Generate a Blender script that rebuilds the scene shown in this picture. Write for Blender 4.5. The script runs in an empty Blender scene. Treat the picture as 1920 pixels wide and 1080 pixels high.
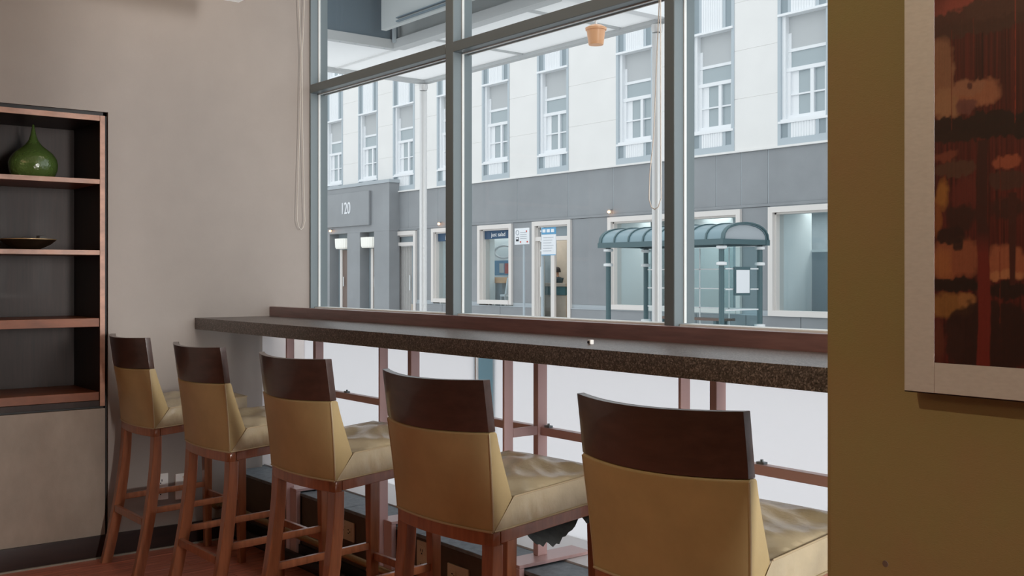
import bpy, bmesh, math, random
from mathutils import Vector, Matrix
random.seed(7)
R = math.radians
sc = bpy.context.scene
col = sc.collection

# ------------------------------------------------------------------ camera
cam_d = bpy.data.cameras.new('camera')
cam = bpy.data.objects.new('camera', cam_d); col.objects.link(cam)
FPX = 2000.0
TH = math.atan(1570 / FPX)                       # heading away from -X towards +Y
cam.location = (0, 0, 1.25)
cam.rotation_euler = (R(90), 0, R(90) - TH)
cam_d.sensor_width = 36; cam_d.lens = 36 * FPX / 1920
cam_d.shift_y = -21 / 1920
cam_d.clip_start = 0.05; cam_d.clip_end = 300
sc.camera = cam

# ------------------------------------------------------------------ light
world = bpy.data.worlds.new('overcast'); sc.world = world
world.use_nodes = True
bgn = world.node_tree.nodes['Background']
bgn.inputs[0].default_value = (0.93, 0.965, 1.0, 1)
bgn.inputs[1].default_value = 1.40
sc.view_settings.view_transform = 'Standard'
sc.view_settings.look = 'None'
sc.view_settings.exposure = 0.0
sc.view_settings.gamma = 1.0
sc.view_settings.use_curve_mapping = False
sc.cycles.use_denoising = True
sc.cycles.max_bounces = 10
sc.cycles.diffuse_bounces = 5
sc.cycles.transparent_max_bounces = 16
sc.cycles.caustics_reflective = False
sc.cycles.caustics_refractive = False
sc.cycles.sample_clamp_indirect = 4.0

def lamp(name, kind, loc, power, color, size=1.0, size_y=None, target=None, spot=None):
    d = bpy.data.lights.new(name, kind); o = bpy.data.objects.new(name, d); col.objects.link(o)
    d.energy = power; d.color = color; o.location = loc
    if kind == 'AREA':
        d.size = size
        if size_y: d.shape = 'RECTANGLE'; d.size_y = size_y
    else:
        d.shadow_soft_size = size
    if spot: d.spot_size = R(spot); d.spot_blend = 0.6
    if target:
        o.rotation_euler = (Vector(target) - Vector(loc)).to_track_quat('-Z', 'Y').to_euler()
    return o
# daylight portal for the window wall
pt = lamp('window_portal', 'AREA', (-1.2, 2.80, 1.75), 1, (1, 1, 1), 7.4, 2.7, target=(-1.2, 0, 1.75))
pt.data.cycles.is_portal = True
# wall washer over the picture, plus two warm fill lights added overhead
lamp('room_warm_fill', 'AREA', (-2.6, -2.3, 2.9), 21, (1.0, 0.66, 0.36), 3.4, 1.0, target=(-2.8, 1.5, 0.6))
lamp('counter_fill', 'AREA', (-2.9, 1.78, 2.96), 10, (1.0, 0.80, 0.60), 3.6, 0.3, target=(-2.9, 1.781, 0))
lamp('wall_washer', 'SPOT', (-1.20, -0.75, 2.93), 62, (1.0, 0.86, 0.60), 0.03, target=(-0.55, 1.45, 1.2), spot=60)
# two unseen fill lights added at the far end to brighten side faces
lamp('far_end_fill', 'AREA', (5.2, 2.00, 1.55), 62, (1.0, 0.97, 0.94), 0.85, 2.3, target=(-4.8, 2.02, 1.3)).data.spread = R(60)
lamp('room_side_fill', 'AREA', (5.1, 1.18, 1.10), 17, (1.0, 0.95, 0.90), 0.45, 2.0, target=(-4.8, 1.35, 0.5)).data.spread = R(50)
# fill light added inside the shops so their interiors are not dark
lamp('shop_fill', 'AREA', (-18.0, 18.4, 2.60), 150, (1.0, 0.98, 0.95), 16.0, 0.9)

# ------------------------------------------------------------------ materials
def lin(c):
    return tuple((x / 12.92 if x <= 0.04045 else ((x + 0.055) / 1.055) ** 2.4) for x in c)
def rgb(r, g, b): return lin((r / 255, g / 255, b / 255))

def mat(name, color, rough=0.6, spec=0.4, metal=0.0, noise=None, bump=None, trans=0.0, emit=None, coat=0.0, alpha=1.0):
    """noise=(scale, amount, stretch xyz) ; bump=(scale, strength, dist)"""
    m = bpy.data.materials.new(name); m.use_nodes = True
    nt = m.node_tree; b = nt.nodes['Principled BSDF']
    b.inputs['Base Color'].default_value = (*color, 1)
    b.inputs['Roughness'].default_value = rough
    b.inputs['Specular IOR Level'].default_value = spec
    b.inputs['Metallic'].default_value = metal
    b.inputs['Coat Weight'].default_value = coat
    b.inputs['Transmission Weight'].default_value = trans
    if emit:
        b.inputs['Emission Color'].default_value = (*emit[0], 1); b.inputs['Emission Strength'].default_value = emit[1]
    tc = nt.nodes.new('ShaderNodeTexCoord')
    if noise:
        mp = nt.nodes.new('ShaderNodeMapping'); mp.inputs['Scale'].default_value = noise[2] if len(noise) > 2 else (1, 1, 1)
        n = nt.nodes.new('ShaderNodeTexNoise'); n.inputs['Scale'].default_value = noise[0]; n.inputs['Detail'].default_value = 6
        n.inputs['Roughness'].default_value = 0.6
        cr = nt.nodes.new('ShaderNodeValToRGB')
        a = noise[1]
        cr.color_ramp.elements[0].position = 0.3; cr.color_ramp.elements[1].position = 0.7
        cr.color_ramp.elements[0].color = (*[max(0, c * (1 - a)) for c in color], 1)
        cr.color_ramp.elements[1].color = (*[min(1, c * (1 + a)) for c in color], 1)
        nt.links.new(tc.outputs['Object'], mp.inputs['Vector']); nt.links.new(mp.outputs[0], n.inputs['Vector'])
        nt.links.new(n.outputs['Fac'], cr.inputs['Fac']); nt.links.new(cr.outputs[0], b.inputs['Base Color'])
    if bump:
        n2 = nt.nodes.new('ShaderNodeTexNoise'); n2.inputs['Scale'].default_value = bump[0]; n2.inputs['Detail'].default_value = 5
        mp2 = nt.nodes.new('ShaderNodeMapping'); mp2.inputs['Scale'].default_value = bump[3] if len(bump) > 3 else (1, 1, 1)
        bp = nt.nodes.new('ShaderNodeBump'); bp.inputs['Strength'].default_value = bump[1]; bp.inputs['Distance'].default_value = bump[2]
        nt.links.new(tc.outputs['Object'], mp2.inputs['Vector']); nt.links.new(mp2.outputs[0], n2.inputs['Vector'])
        nt.links.new(n2.outputs['Fac'], bp.inputs['Height']); nt.links.new(bp.outputs[0], b.inputs['Normal'])
    return m

def thin_glass(name, tint=(1, 1, 1), refl=0.08, rough=0.0):
    m = bpy.data.materials.new(name); m.use_nodes = True
    nt = m.node_tree; nt.nodes.remove(nt.nodes['Principled BSDF'])
    out = nt.nodes['Material Output']
    t = nt.nodes.new('ShaderNodeBsdfTransparent'); t.inputs[0].default_value = (*tint, 1)
    g = nt.nodes.new('ShaderNodeBsdfGlossy'); g.inputs['Roughness'].default_value = rough
    lw = nt.nodes.new('ShaderNodeLayerWeight'); lw.inputs[0].default_value = 0.25
    mul = nt.nodes.new('ShaderNodeMath'); mul.operation = 'MULTIPLY'; mul.inputs[1].default_value = refl
    mx = nt.nodes.new('ShaderNodeMixShader')
    nt.links.new(lw.outputs['Facing'], mul.inputs[0]); nt.links.new(mul.outputs[0], mx.inputs[0])
    nt.links.new(t.outputs[0], mx.inputs[1]); nt.links.new(g.outputs[0], mx.inputs[2])
    nt.links.new(mx.outputs[0], out.inputs['Surface'])
    return m

def translucent(name, color, mixd=0.35):
    m = bpy.data.materials.new(name); m.use_nodes = True
    nt = m.node_tree; nt.nodes.remove(nt.nodes['Principled BSDF'])
    out = nt.nodes['Material Output']
    t = nt.nodes.new('ShaderNodeBsdfTranslucent'); t.inputs[0].default_value = (*color, 1)
    d = nt.nodes.new('ShaderNodeBsdfDiffuse'); d.inputs[0].default_value = (*color, 1)
    mx = nt.nodes.new('ShaderNodeMixShader'); mx.inputs[0].default_value = mixd
    nt.links.new(t.outputs[0], mx.inputs[1]); nt.links.new(d.outputs[0], mx.inputs[2])
    nt.links.new(mx.outputs[0], out.inputs['Surface'])
    return m

def granite(name):
    m = mat(name, (0.05, 0.04, 0.035), 0.36, 0.5)
    nt = m.node_tree; b = nt.nodes['Principled BSDF']
    tc = nt.nodes.new('ShaderNodeTexCoord')
    v = nt.nodes.new('ShaderNodeTexVoronoi'); v.inputs['Scale'].default_value = 260
    n = nt.nodes.new('ShaderNodeTexNoise'); n.inputs['Scale'].default_value = 320; n.inputs['Detail'].default_value = 3
    cr = nt.nodes.new('ShaderNodeValToRGB'); e = cr.color_ramp.elements
    e[0].position = 0.25; e[0].color = (0.018, 0.014, 0.011, 1); e[1].position = 0.85; e[1].color = (0.42, 0.35, 0.33, 1)
    k = e.new(0.55); k.color = (0.115, 0.088, 0.078, 1)
    mx = nt.nodes.new('ShaderNodeMix'); mx.data_type = 'FLOAT'; mx.inputs[0].default_value = 0.55
    nt.links.new(tc.outputs['Object'], v.inputs['Vector']); nt.links.new(tc.outputs['Object'], n.inputs['Vector'])
    nt.links.new(v.outputs['Color'], mx.inputs[2]); nt.links.new(n.outputs['Fac'], mx.inputs[3])
    nt.links.new(mx.outputs[0], cr.inputs['Fac']); nt.links.new(cr.outputs[0], b.inputs['Base Color'])
    return m

def two_tone(m, c1, c2, scale):
    cr = [n for n in m.node_tree.nodes if n.type == 'VALTORGB'][0]; cr.color_ramp.elements[0].color = (*c1, 1); cr.color_ramp.elements[1].color = (*c2, 1)
    return m
M = dict(
    wall=mat('taupe_wallcovering', (0.325, 0.288, 0.262), 0.55, 0.3, noise=(7, 0.03), bump=(260, 0.10, 0.002)),
    wall_dark=mat('taupe_panel', (0.30, 0.25, 0.205), 0.55, 0.3, noise=(12, 0.10, (1, 1, 0.6)), bump=(240, 0.15, 0.002)),
    ochre=two_tone(mat('ochre_brown_wallcovering', (0.33, 0.24, 0.11), 0.6, 0.25, noise=(2.6, 0.06), bump=(330, 0.25, 0.002, (1, 1, 2.2))), (0.345, 0.225, 0.115), (0.315, 0.268, 0.110), 1),
    plain=mat('warm_plaster', (0.26, 0.235, 0.20), 0.8, 0.2),
    ceiling=mat('white_ceiling_paint', (0.72, 0.69, 0.65), 0.85, 0.2),
    reveal=mat('white_window_return', (0.72, 0.70, 0.70), 0.5, 0.3),
    black=mat('black_rubber', (0.012, 0.009, 0.008), 0.45, 0.4),
    base=mat('dark_espresso_baseboard', (0.022, 0.010, 0.008), 0.35, 0.5, noise=(6, 0.3, (1, 1, 8))),
    floor=mat('red_brown_wood_floor', (0.52, 0.18, 0.118), 0.30, 0.4, noise=(7, 0.45, (9, 0.7, 1))),
    joint=mat('dark_floor_joint', (0.03, 0.012, 0.008), 0.7),
    curb=mat('brown_painted_curb', (0.085, 0.058, 0.040), 0.5, 0.4, noise=(10, 0.2)),
    slate=mat('grey_stone_sill', (0.20, 0.235, 0.26), 0.6, 0.3, noise=(40, 0.22), bump=(180, 0.3, 0.003)),
    white_sill=mat('white_sill_board', (0.80, 0.80, 0.80), 0.4, 0.4),
    steel=mat('red_brown_painted_steel', (0.56, 0.37, 0.355), 0.34, 0.5),
    backsplash=mat('mahogany_backsplash', (0.22, 0.115, 0.11), 0.30, 0.5, noise=(6, 0.25, (0.8, 6, 9))),
    granite=granite('brown_speckled_granite'),
    brass=mat('aged_brass', (0.40, 0.27, 0.12), 0.32, 0.5, metal=0.85),
    alu=mat('anodised_grey_frame', (0.165, 0.20, 0.215), 0.38, 0.5, metal=0.25),
    gasket=mat('pale_gasket', (0.78, 0.80, 0.80), 0.5),
    glass=thin_glass('window_glass', (0.97, 0.985, 0.985), 0.10),
    frosted=translucent('frosted_panel', (0.97, 0.97, 0.98), 0.12),
    teal_frost=translucent('teal_frosted_strip', (0.42, 0.55, 0.60), 0.2),
    cord=mat('white_cord', (0.62, 0.58, 0.53), 0.6),
    leather=mat('tan_leather', (0.425, 0.322, 0.155), 0.42, 0.45, noise=(7, 0.10), bump=(420, 0.12, 0.001)),  # backrest copy of the seat leather, warm lamplight deepened into its colour
    seat_leather=mat('tan_seat_leather', (0.49, 0.415, 0.275), 0.24, 0.5, noise=(9, 0.12), bump=(38, 0.22, 0.006, (1, 1.6, 1))),
    piping=mat('tan_piping', (0.46, 0.37, 0.23), 0.45),
    wood=mat('red_brown_stained_wood', (0.28, 0.096, 0.040), 0.30, 0.5, noise=(10, 0.28, (5, 5, 0.6)), coat=0.45),
    walnut=mat('dark_walnut_rail', (0.058, 0.028, 0.021), 0.34, 0.5, noise=(10, 0.22, (0.7, 5, 5)), coat=0.25),
    lining=mat('torn_grey_lining', (0.11, 0.12, 0.12), 0.9, 0.1, noise=(30, 0.3)),
    case=mat('shaded_mahogany_case', (0.022, 0.010, 0.007), 0.45, 0.3, noise=(12, 0.4, (2, 5, 0.4)), coat=0.05),  # mahogany with the shade inside the case put into its colour
    case_edge=mat('lit_mahogany_edge', (0.44, 0.235, 0.16), 0.30, 0.5, noise=(12, 0.25, (2, 1, 2)), coat=0.4),  # same wood, window gloss on the front edges put into the colour
    case_shelf=mat('red_mahogany_shelf', (0.22, 0.070, 0.028), 0.40, 0.4, noise=(8, 0.25, (4, 0.7, 2)), coat=0.08),
    outlet=mat('white_outlet_plastic', (0.86, 0.85, 0.82), 0.4, 0.4),
    outlet_tan=mat('almond_outlet_plastic', (0.66, 0.54, 0.40), 0.4, 0.4),
    hole=mat('dark_slots', (0.02, 0.02, 0.03), 0.6),
    mat_silver=mat('brushed_silver_frame', (0.64, 0.62, 0.60), 0.42, 0.5, metal=0.15, noise=(90, 0.05, (1, 1, 3))),
    dark_edge=mat('dark_frame_edge', (0.02, 0.017, 0.014), 0.5),
    bowl=mat('dark_bronze_bowl', (0.030, 0.020, 0.013), 0.28, 0.5, metal=0.3, noise=(20, 0.3)),
    bowl_rim=mat('worn_gilded_rim', (0.55, 0.38, 0.20), 0.3, 0.5, metal=0.6),
    pebble=mat('dark_grey_ornament', (0.10, 0.095, 0.09), 0.5, noise=(30, 0.4)),
    lampwhite=mat('white_lamp_body', (0.8, 0.8, 0.8), 0.5, emit=((1, 0.97, 0.93), 0.25)),
    # outside
    limestone=mat('white_limestone', (0.80, 0.79, 0.775), 0.8, 0.2, noise=(1.2, 0.03)),
    basestone=mat('grey_granite_cladding', (0.262, 0.277, 0.292), 0.45, 0.4, noise=(0.8, 0.10)),
    basejoint=mat('pale_stone_joint', (0.42, 0.46, 0.49), 0.8),
    wtrim=mat('blue_grey_window_trim', (0.46, 0.52, 0.56), 0.6),
    wdark=mat('grey_spandrel_strip', (0.27, 0.325, 0.355), 0.6),
    wwhite=mat('white_painted_sash', (0.82, 0.84, 0.86), 0.6),
    wblind=mat('grey_beige_blind', (0.50, 0.52, 0.53), 0.8),
    wpane=mat('far_window_glass', (0.37, 0.43, 0.455), 0.15, 0.5),
    cream=mat('cream_shop_frame', (0.74, 0.70, 0.67), 0.6),
    shopwhite=mat('white_shop_reveal', (0.80, 0.84, 0.84), 0.7),
    shopback=mat('grey_shop_interior', (0.40, 0.45, 0.48), 0.8, noise=(0.9, 0.25)),
    shopbeige=mat('beige_shop_interior', (0.50, 0.43, 0.36), 0.8, noise=(1.5, 0.2)),
    navy=mat('navy_sign_band', (0.035, 0.085, 0.16), 0.6),
    signwhite=mat('sign_white', (0.85, 0.87, 0.9), 0.6),
    signblue=mat('sign_light_blue', (0.12, 0.36, 0.60), 0.6),
    signred=mat('sign_red', (0.6, 0.09, 0.07), 0.6),
    signgrey=mat('sign_grey', (0.35, 0.38, 0.42), 0.6),
    orange=mat('orange_table_top', (0.72, 0.40, 0.20), 0.6),
    teal=mat('teal_painted_steel', (0.070, 0.130, 0.145), 0.45, 0.5),
    teal_roof=mat('teal_shelter_roof', (0.20, 0.30, 0.34), 0.25, 0.6),
    teal_box=mat('teal_counter_front', (0.07, 0.16, 0.18), 0.6),
    silver=mat('silver_metal_post', (0.66, 0.66, 0.66), 0.38, 0.5, metal=0.3),
    white_metal=mat('white_metal_collar', (0.82, 0.84, 0.85), 0.5),
    shelter_glass=thin_glass('shelter_glass', (0.86, 0.92, 0.93), 0.10),
    shop_glass=thin_glass('shop_glass', (0.84, 0.89, 0.91), 0.16),
    canopy=translucent('white_canopy_panel', (0.92, 0.92, 0.92), 0.30),
    canopy_beam=mat('grey_canopy_beam', (0.50, 0.52, 0.53), 0.5),
    coffer_dark=mat('slate_blue_fascia', (0.14, 0.19, 0.23), 0.5, 0.4),
    coffer_grey=mat('grey_fascia', (0.46, 0.49, 0.495), 0.6),
    amber=mat('amber_glass', (0.60, 0.32, 0.17), 0.35, 0.4, emit=((1.0, 0.5, 0.25), 0.12)),
    warmlamp=mat('warm_wall_lamp', (1, 0.55, 0.3), 0.5, emit=((1.0, 0.45, 0.18), 7.0)),
    lantern=mat('fluted_white_lantern', (0.80, 0.80, 0.76), 0.6, emit=((1.0, 0.93, 0.8), 0.22)),
    bronze=mat('bronze_door', (0.17, 0.12, 0.10), 0.5),
    road=mat('grey_asphalt', (0.36, 0.36, 0.36), 0.9, noise=(3, 0.2)),
    pave=mat('pale_pavement', (0.72, 0.71, 0.70), 0.9, noise=(3, 0.1)),
    skin=mat('skin', (0.50, 0.30, 0.21), 0.6),
    shirt=mat('dark_teal_shirt', (0.028, 0.050, 0.062), 0.8),
    trouser=mat('dark_trousers', (0.03, 0.03, 0.035), 0.8),
    hair=mat('black_hair', (0.015, 0.012, 0.012), 0.6),
    stripe=mat('striped_door_blind', (0.47, 0.46, 0.45), 0.8),
)

# ------------------------------------------------------------------ mesh helpers
class MB:
    def __init__(s): s.v = []; s.f = []; s.mi = []
    def add(s, verts, faces, mi=0):
        k = len(s.v); s.v += [tuple(p) for p in verts]; s.f += [tuple(i + k for i in f) for f in faces]; s.mi += [mi] * len(faces); return s
    def box(s, x0, x1, y0, y1, z0, z1, mi=0):
        return s.add([(x0, y0, z0), (x1, y0, z0), (x1, y1, z0), (x0, y1, z0), (x0, y0, z1), (x1, y0, z1), (x1, y1, z1), (x0, y1, z1)],
                     [(0, 3, 2, 1), (4, 5, 6, 7), (0, 1, 5, 4), (1, 2, 6, 5), (2, 3, 7, 6), (3, 0, 4, 7)], mi)
    def loft(s, rings, cap=True, mi=0):
        n = len(rings[0]); vs = [p for r in rings for p in r]; fs = []
        for a in range(len(rings) - 1):
            for i in range(n):
                j = (i + 1) % n
                fs.append((a * n + i, a * n + j, (a + 1) * n + j, (a + 1) * n + i))
        if cap:
            fs.append(tuple(reversed(range(n)))); fs.append(tuple((len(rings) - 1) * n + i for i in range(n)))
        return s.add(vs, fs, mi)
    def tube(s, pts, r, n=8, mi=0, closed=False):
        pts = [Vector(p) for p in pts]; rings = []
        rs = r if isinstance(r, (list, tuple)) else [r] * len(pts)
        prev = None
        for i, p in enumerate(pts):
            d = (pts[min(i + 1, len(pts) - 1)] - pts[max(i - 1, 0)])
            if closed: d = pts[(i + 1) % len(pts)] - pts[i - 1]
            d.normalize()
            ref = Vector((0, 0, 1)) if abs(d.z) < 0.9 else Vector((0, 1, 0))
            if prev is not None:
                a = (prev - d * prev.dot(d))
                a = a.normalized() if a.length > 1e-5 else d.cross(ref).normalized()
            else: a = d.cross(ref).normalized()
            prev = a; b = d.cross(a)
            rings.append([p + (a * math.cos(2 * math.pi * k / n) + b * math.sin(2 * math.pi * k / n)) * rs[i] for k in range(n)])
        if closed: rings.append(rings[0]); return s.loft(rings, False, mi)
        return s.loft(rings, True, mi)
    def lathe(s, prof, c=(0, 0, 0), n=24, mi=0, cap=True):
        rings = [[(c[0] + r * math.cos(2 * math.pi * k / n), c[1] + r * math.sin(2 * math.pi * k / n), c[2] + z) for k in range(n)] for r, z in prof]
        return s.loft(rings, cap, mi)
    def build(s, name, m, parent=None, bevel=0.0, seg=2, smooth=None, off=None):
        me = bpy.data.meshes.new(name)
        o3 = Vector(off) if off else (Vector(parent.get('_o', (0, 0, 0))) if parent is not None else Vector((0, 0, 0)))
        me.from_pydata([Vector(p) - o3 for p in s.v], [], s.f)
        for mm in (m if isinstance(m, (list, tuple)) else [m]): me.materials.append(mm)
        for p, i in zip(me.polygons, s.mi): p.material_index = i
        bm = bmesh.new(); bm.from_mesh(me)
        bmesh.ops.remove_doubles(bm, verts=bm.verts, dist=1e-6)
        bmesh.ops.recalc_face_normals(bm, faces=bm.faces)
        if bevel:
            es = [e for e in bm.edges if len(e.link_faces) == 2 and e.calc_face_angle() > 0.6]
            bmesh.ops.bevel(bm, geom=es, offset=bevel, segments=seg, affect='EDGES', profile=0.7, clamp_overlap=True)
        bm.to_mesh(me); bm.free()
        if smooth is not None or bevel:
            me.shade_smooth()
            me.set_sharp_from_angle(angle=smooth if smooth else R(40))
        o = bpy.data.objects.new(name, me); col.objects.link(o)
        if parent is not None: o.parent = parent
        return o

def tag(o, label=None, cat=None, group=None, kind=None):
    if label: o['label'] = label
    if cat: o['category'] = cat
    if group: o['group'] = group
    if kind: o['kind'] = kind
    return o
def empty(name, loc=(0, 0, 0), rz=0.0, world_coords=True):
    o = bpy.data.objects.new(name, None); o.empty_display_size = 0.1; col.objects.link(o)
    o.location = loc; o.rotation_euler = (0, 0, rz)
    o['_o'] = tuple(loc) if world_coords else (0.0, 0.0, 0.0)
    return o
def sub(parent_part, child):               # child mesh built in the same coordinates as parent_part
    child.parent = parent_part; return child
def inst(me, name, parent, loc, rz=0.0):
    o = bpy.data.objects.new(name, me); col.objects.link(o)
    if parent is not None:
        o.parent = parent; loc = Vector(loc) - Vector(parent.get('_o', (0, 0, 0)))
    o.location = loc; o.rotation_euler = (0, 0, rz); return o
def copy_tree(o, parent=None):
    c = o.copy(); col.objects.link(c)
    if parent is not None: c.parent = parent
    for ch in list(o.children): copy_tree(ch, c)
    return c
def struct(o): o['kind'] = 'structure'; return o
def text_mesh(s, name, size, m, parent, origin, depth=0.01, xdir=(1, 0, 0), align='CENTER', xscale=1.0):
    cu = bpy.data.curves.new(name, 'FONT'); cu.body = s; cu.size = size; cu.extrude = depth; cu.align_x = align; cu.align_y = 'CENTER'
    t = bpy.data.objects.new(name, cu); col.objects.link(t)
    dg = bpy.context.evaluated_depsgraph_get()
    me = bpy.data.meshes.new_from_object(t.evaluated_get(dg)); bpy.data.objects.remove(t)
    me.transform(Matrix.Diagonal((xscale, 1, 1, 1)))
    X = Vector(xdir); Z = Vector((0, 0, 1)); N = X.cross(Z)
    mt = Matrix((X, Z, N)).transposed().to_4x4()
    mt.translation = Vector(origin) - Vector(parent.get('_o', (0, 0, 0)))
    me.transform(mt); me.materials.clear(); me.materials.append(m)
    o = bpy.data.objects.new(name, me); col.objects.link(o); o.parent = parent; return o

# ------------------------------------------------------------------ room shell
XW = -4.872; CEIL = 3.0; PX, PY = -1.044, 1.45
fl = empty('floor'); struct(fl)
MB().box(-4.9, 5.3, -3.2, 2.13, -0.12, -0.012).build('subfloor', M['joint'], fl)
pl = MB().box(-0.0595, 0.0595, 0, 1.199, -0.012, 0).build('plank', M['floor'], fl, bevel=0.0015, seg=1)
plank_me = pl.data; first = True
for i in range(33):
    x = -4.80 + i * 0.12
    for j in range(3):
        loc = (x, -1.5 + (i * 0.43 % 1.2) + j * 1.2, 0)
        y1 = loc[1] + 1.199
        if first: pl.location = loc; first = False
        else:
            if loc[1] > 2.05: continue
            o = inst(plank_me, 'plank', fl, loc)
            if y1 > 2.13: o.scale = (1, (2.13 - loc[1]) / 1.199, 1)
w = MB()
w.box(-0.8, 5.3, -3.2, -1.5, -0.012, 0); w.box(-0.78, 5.3, -1.5, 2.13, -0.012, 0); w.box(-4.9, -0.8, -3.2, -1.5, -0.012, -0.001)
w.build('floorboard', M['floor'], fl)

wl = MB()
wl.box(-5.4, XW, 1.526, 2.268, -0.12, CEIL)                 # right of the bookcase
wl.box(-5.4, XW, -3.2, 1.526, 1.986, CEIL)              # over the bookcase
wl.box(-5.4, XW, -3.2, 0.70, -0.12, 1.986)                  # left of it
wl.box(-5.4, XW, 2.268, 2.622, 1.02, CEIL)               # beside the upper window
struct(wl.build('wall_left', M['wall']))
struct(MB().box(-5.4, XW + 0.004, 0.705, 1.512, -0.12, 0.664).build('wall_panel', M['wall_dark'], bevel=0.002))
struct(MB().box(-5.4, XW - 0.02, 1.510, 1.528, -0.12, 1.992).box(-5.4, XW - 0.02, 0.69, 1.528, 1.97, 1.990).box(-5.4, XW - 0.02, 0.69, 1.52, 0.660, 0.676).build('trim_1', M['black']))
struct(MB().box(-5.4, -4.915, 2.268, 2.622, -0.12, 1.018).build('wall_return', M['reveal'], bevel=0.004))
struct(MB().box(-4.872, -4.858, -3.2, 2.10, -0.012, 0.100).build('baseboard_left', M['base'], bevel=0.003))
struct(MB().box(-4.858, -4.845, -3.2, 2.05, -0.012, 0.007).build('trim_2', M['plain'], bevel=0.003))
pier = MB().box(PX, 1.6, PY, PY + 0.16, -0.12, CEIL).build('wall_right', M['ochre'])
bm = bmesh.new(); bm.from_mesh(pier.data)
es = [e for e in bm.edges if all(abs(v.co.x - PX) < 1e-4 and abs(v.co.y - PY) < 1e-4 for v in e.verts)]
bmesh.ops.bevel(bm, geom=es, offset=0.020, segments=8, affect='EDGES'); bm.to_mesh(pier.data); bm.free()
pier.data.shade_smooth(); pier.data.set_sharp_from_angle(angle=R(35)); struct(pier)
sc_ = MB().lathe([(0, -0.0004), (0.006, -0.0004), (0.0045, 0.0004), (0, 0.0004)], n=12).build('scuff_mark', M['bronze'], pier, off=(0, 0, 0)); sc_.rotation_euler = (R(90), 0, 0); sc_.location = (-0.9265, PY, 0.813)
struct(MB().box(5.3, 5.45, -3.2, 2.75, -0.12, CEIL).build('wall_far', M['plain']))
struct(MB().box(-5.4, 5.45, -3.35, -3.2, -0.12, CEIL).build('wall_back', M['plain']))
struct(MB().box(-5.4, 5.45, -3.35, 2.75, CEIL, CEIL + 0.15).build('ceiling', M['ceiling']))

# window curb under the glass
cb = empty('window_sill', (-3, 2.127, 0)); struct(cb)
EX = 5.29
MB().box(-4.915, EX, 2.127, 2.66, -0.12, 0.305).build('curb', M['curb'], cb, bevel=0.003)
for i in range(19):
    x0 = -4.915 + i * 0.556
    MB().box(x0, min(x0 + 0.554, EX), 2.122, 2.294, 0.305, 0.318).build('sill_stone', M['slate'], cb, bevel=0.0015, seg=1)
MB().box(-4.915, EX, 2.296, 2.66, 0.305, 0.324).build('sill_board', M['white_sill'], cb, bevel=0.002)
MB().box(-4.915, EX, 2.112, 2.127, -0.012, 0.10).build('skirting', M['black'], cb, bevel=0.003)

# ------------------------------------------------------------------ window
win = empty('window_1', (-2.95, 2.57, 1.05)); struct(win)
def frame_post(name, x0, x1, z0, z1, y0=2.523, y1=2.62):
    o = MB().box(x0, x1, y0, y1, z0, z1).build(name, M['alu'], win, bevel=0.002, seg=1)
    g = MB().box(x1 - 0.001, x1 + 0.004, 2.566, 2.577, z0 + 0.05, z1 - 0.05).build('gasket', M['gasket'], win)
    g.parent = o
    return o
frame_post('jamb', XW - 0.03, XW + 0.012, 1.05, 2.99)
mull = [(-3.663, -3.607), (-2.416, -2.371)] + [(-1.16 + 1.245 * k, -1.11 + 1.245 * k) for k in range(6)]
for a, b in mull: frame_post('mullion', a, b, 1.05, 2.99)
bays = [(XW + 0.012, -3.663)] + [(a[1], b[0]) for a, b in zip(mull, mull[1:])]
for a, b in bays:
    t = MB().box(a, b, 2.523, 2.612, 2.176, 2.219).build('transom', M['alu'], win, bevel=0.002, seg=1)
    g = MB().box(a, b, 2.566, 2.577, 2.1715, 2.177).box(a, b, 2.600, 2.606, 2.1715, 2.177).build('gasket', M['gasket'], win); g.parent = t
    MB().box(a, b, 2.545, 2.612, 1.05, 1.0985).build('bottom_rail', M['gasket'], win, bevel=0.002, seg=1)
    MB().box(a, b, 2.523, 2.612, 2.93, 2.99).build('top_rail', M['alu'], win)
    MB().box(a, b, 2.570, 2.574, 1.095, 2.18).build('pane', M['glass'], win)
    MB().box(a, b, 2.570, 2.574, 2.215, 2.935).build('pane', M['glass'], win)
MB().box(-4.912, -3.436, 2.515, 2.521, 0.327, 1.05).build('frosted_panel', M['frosted'], win)
MB().box(-3.326, EX, 2.515, 2.521, 0.327, 1.05).build('frosted_panel', M['frosted'], win)
st = MB().box(-3.45, -3.312, 2.526, 2.530, 0.327, 1.05).build('stile', M['teal_frost'], win)
g = MB().box(-3.440, -3.432, 2.512, 2.524, 0.327, 1.05).build('panel_edge', M['white_sill'], win); 

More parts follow.
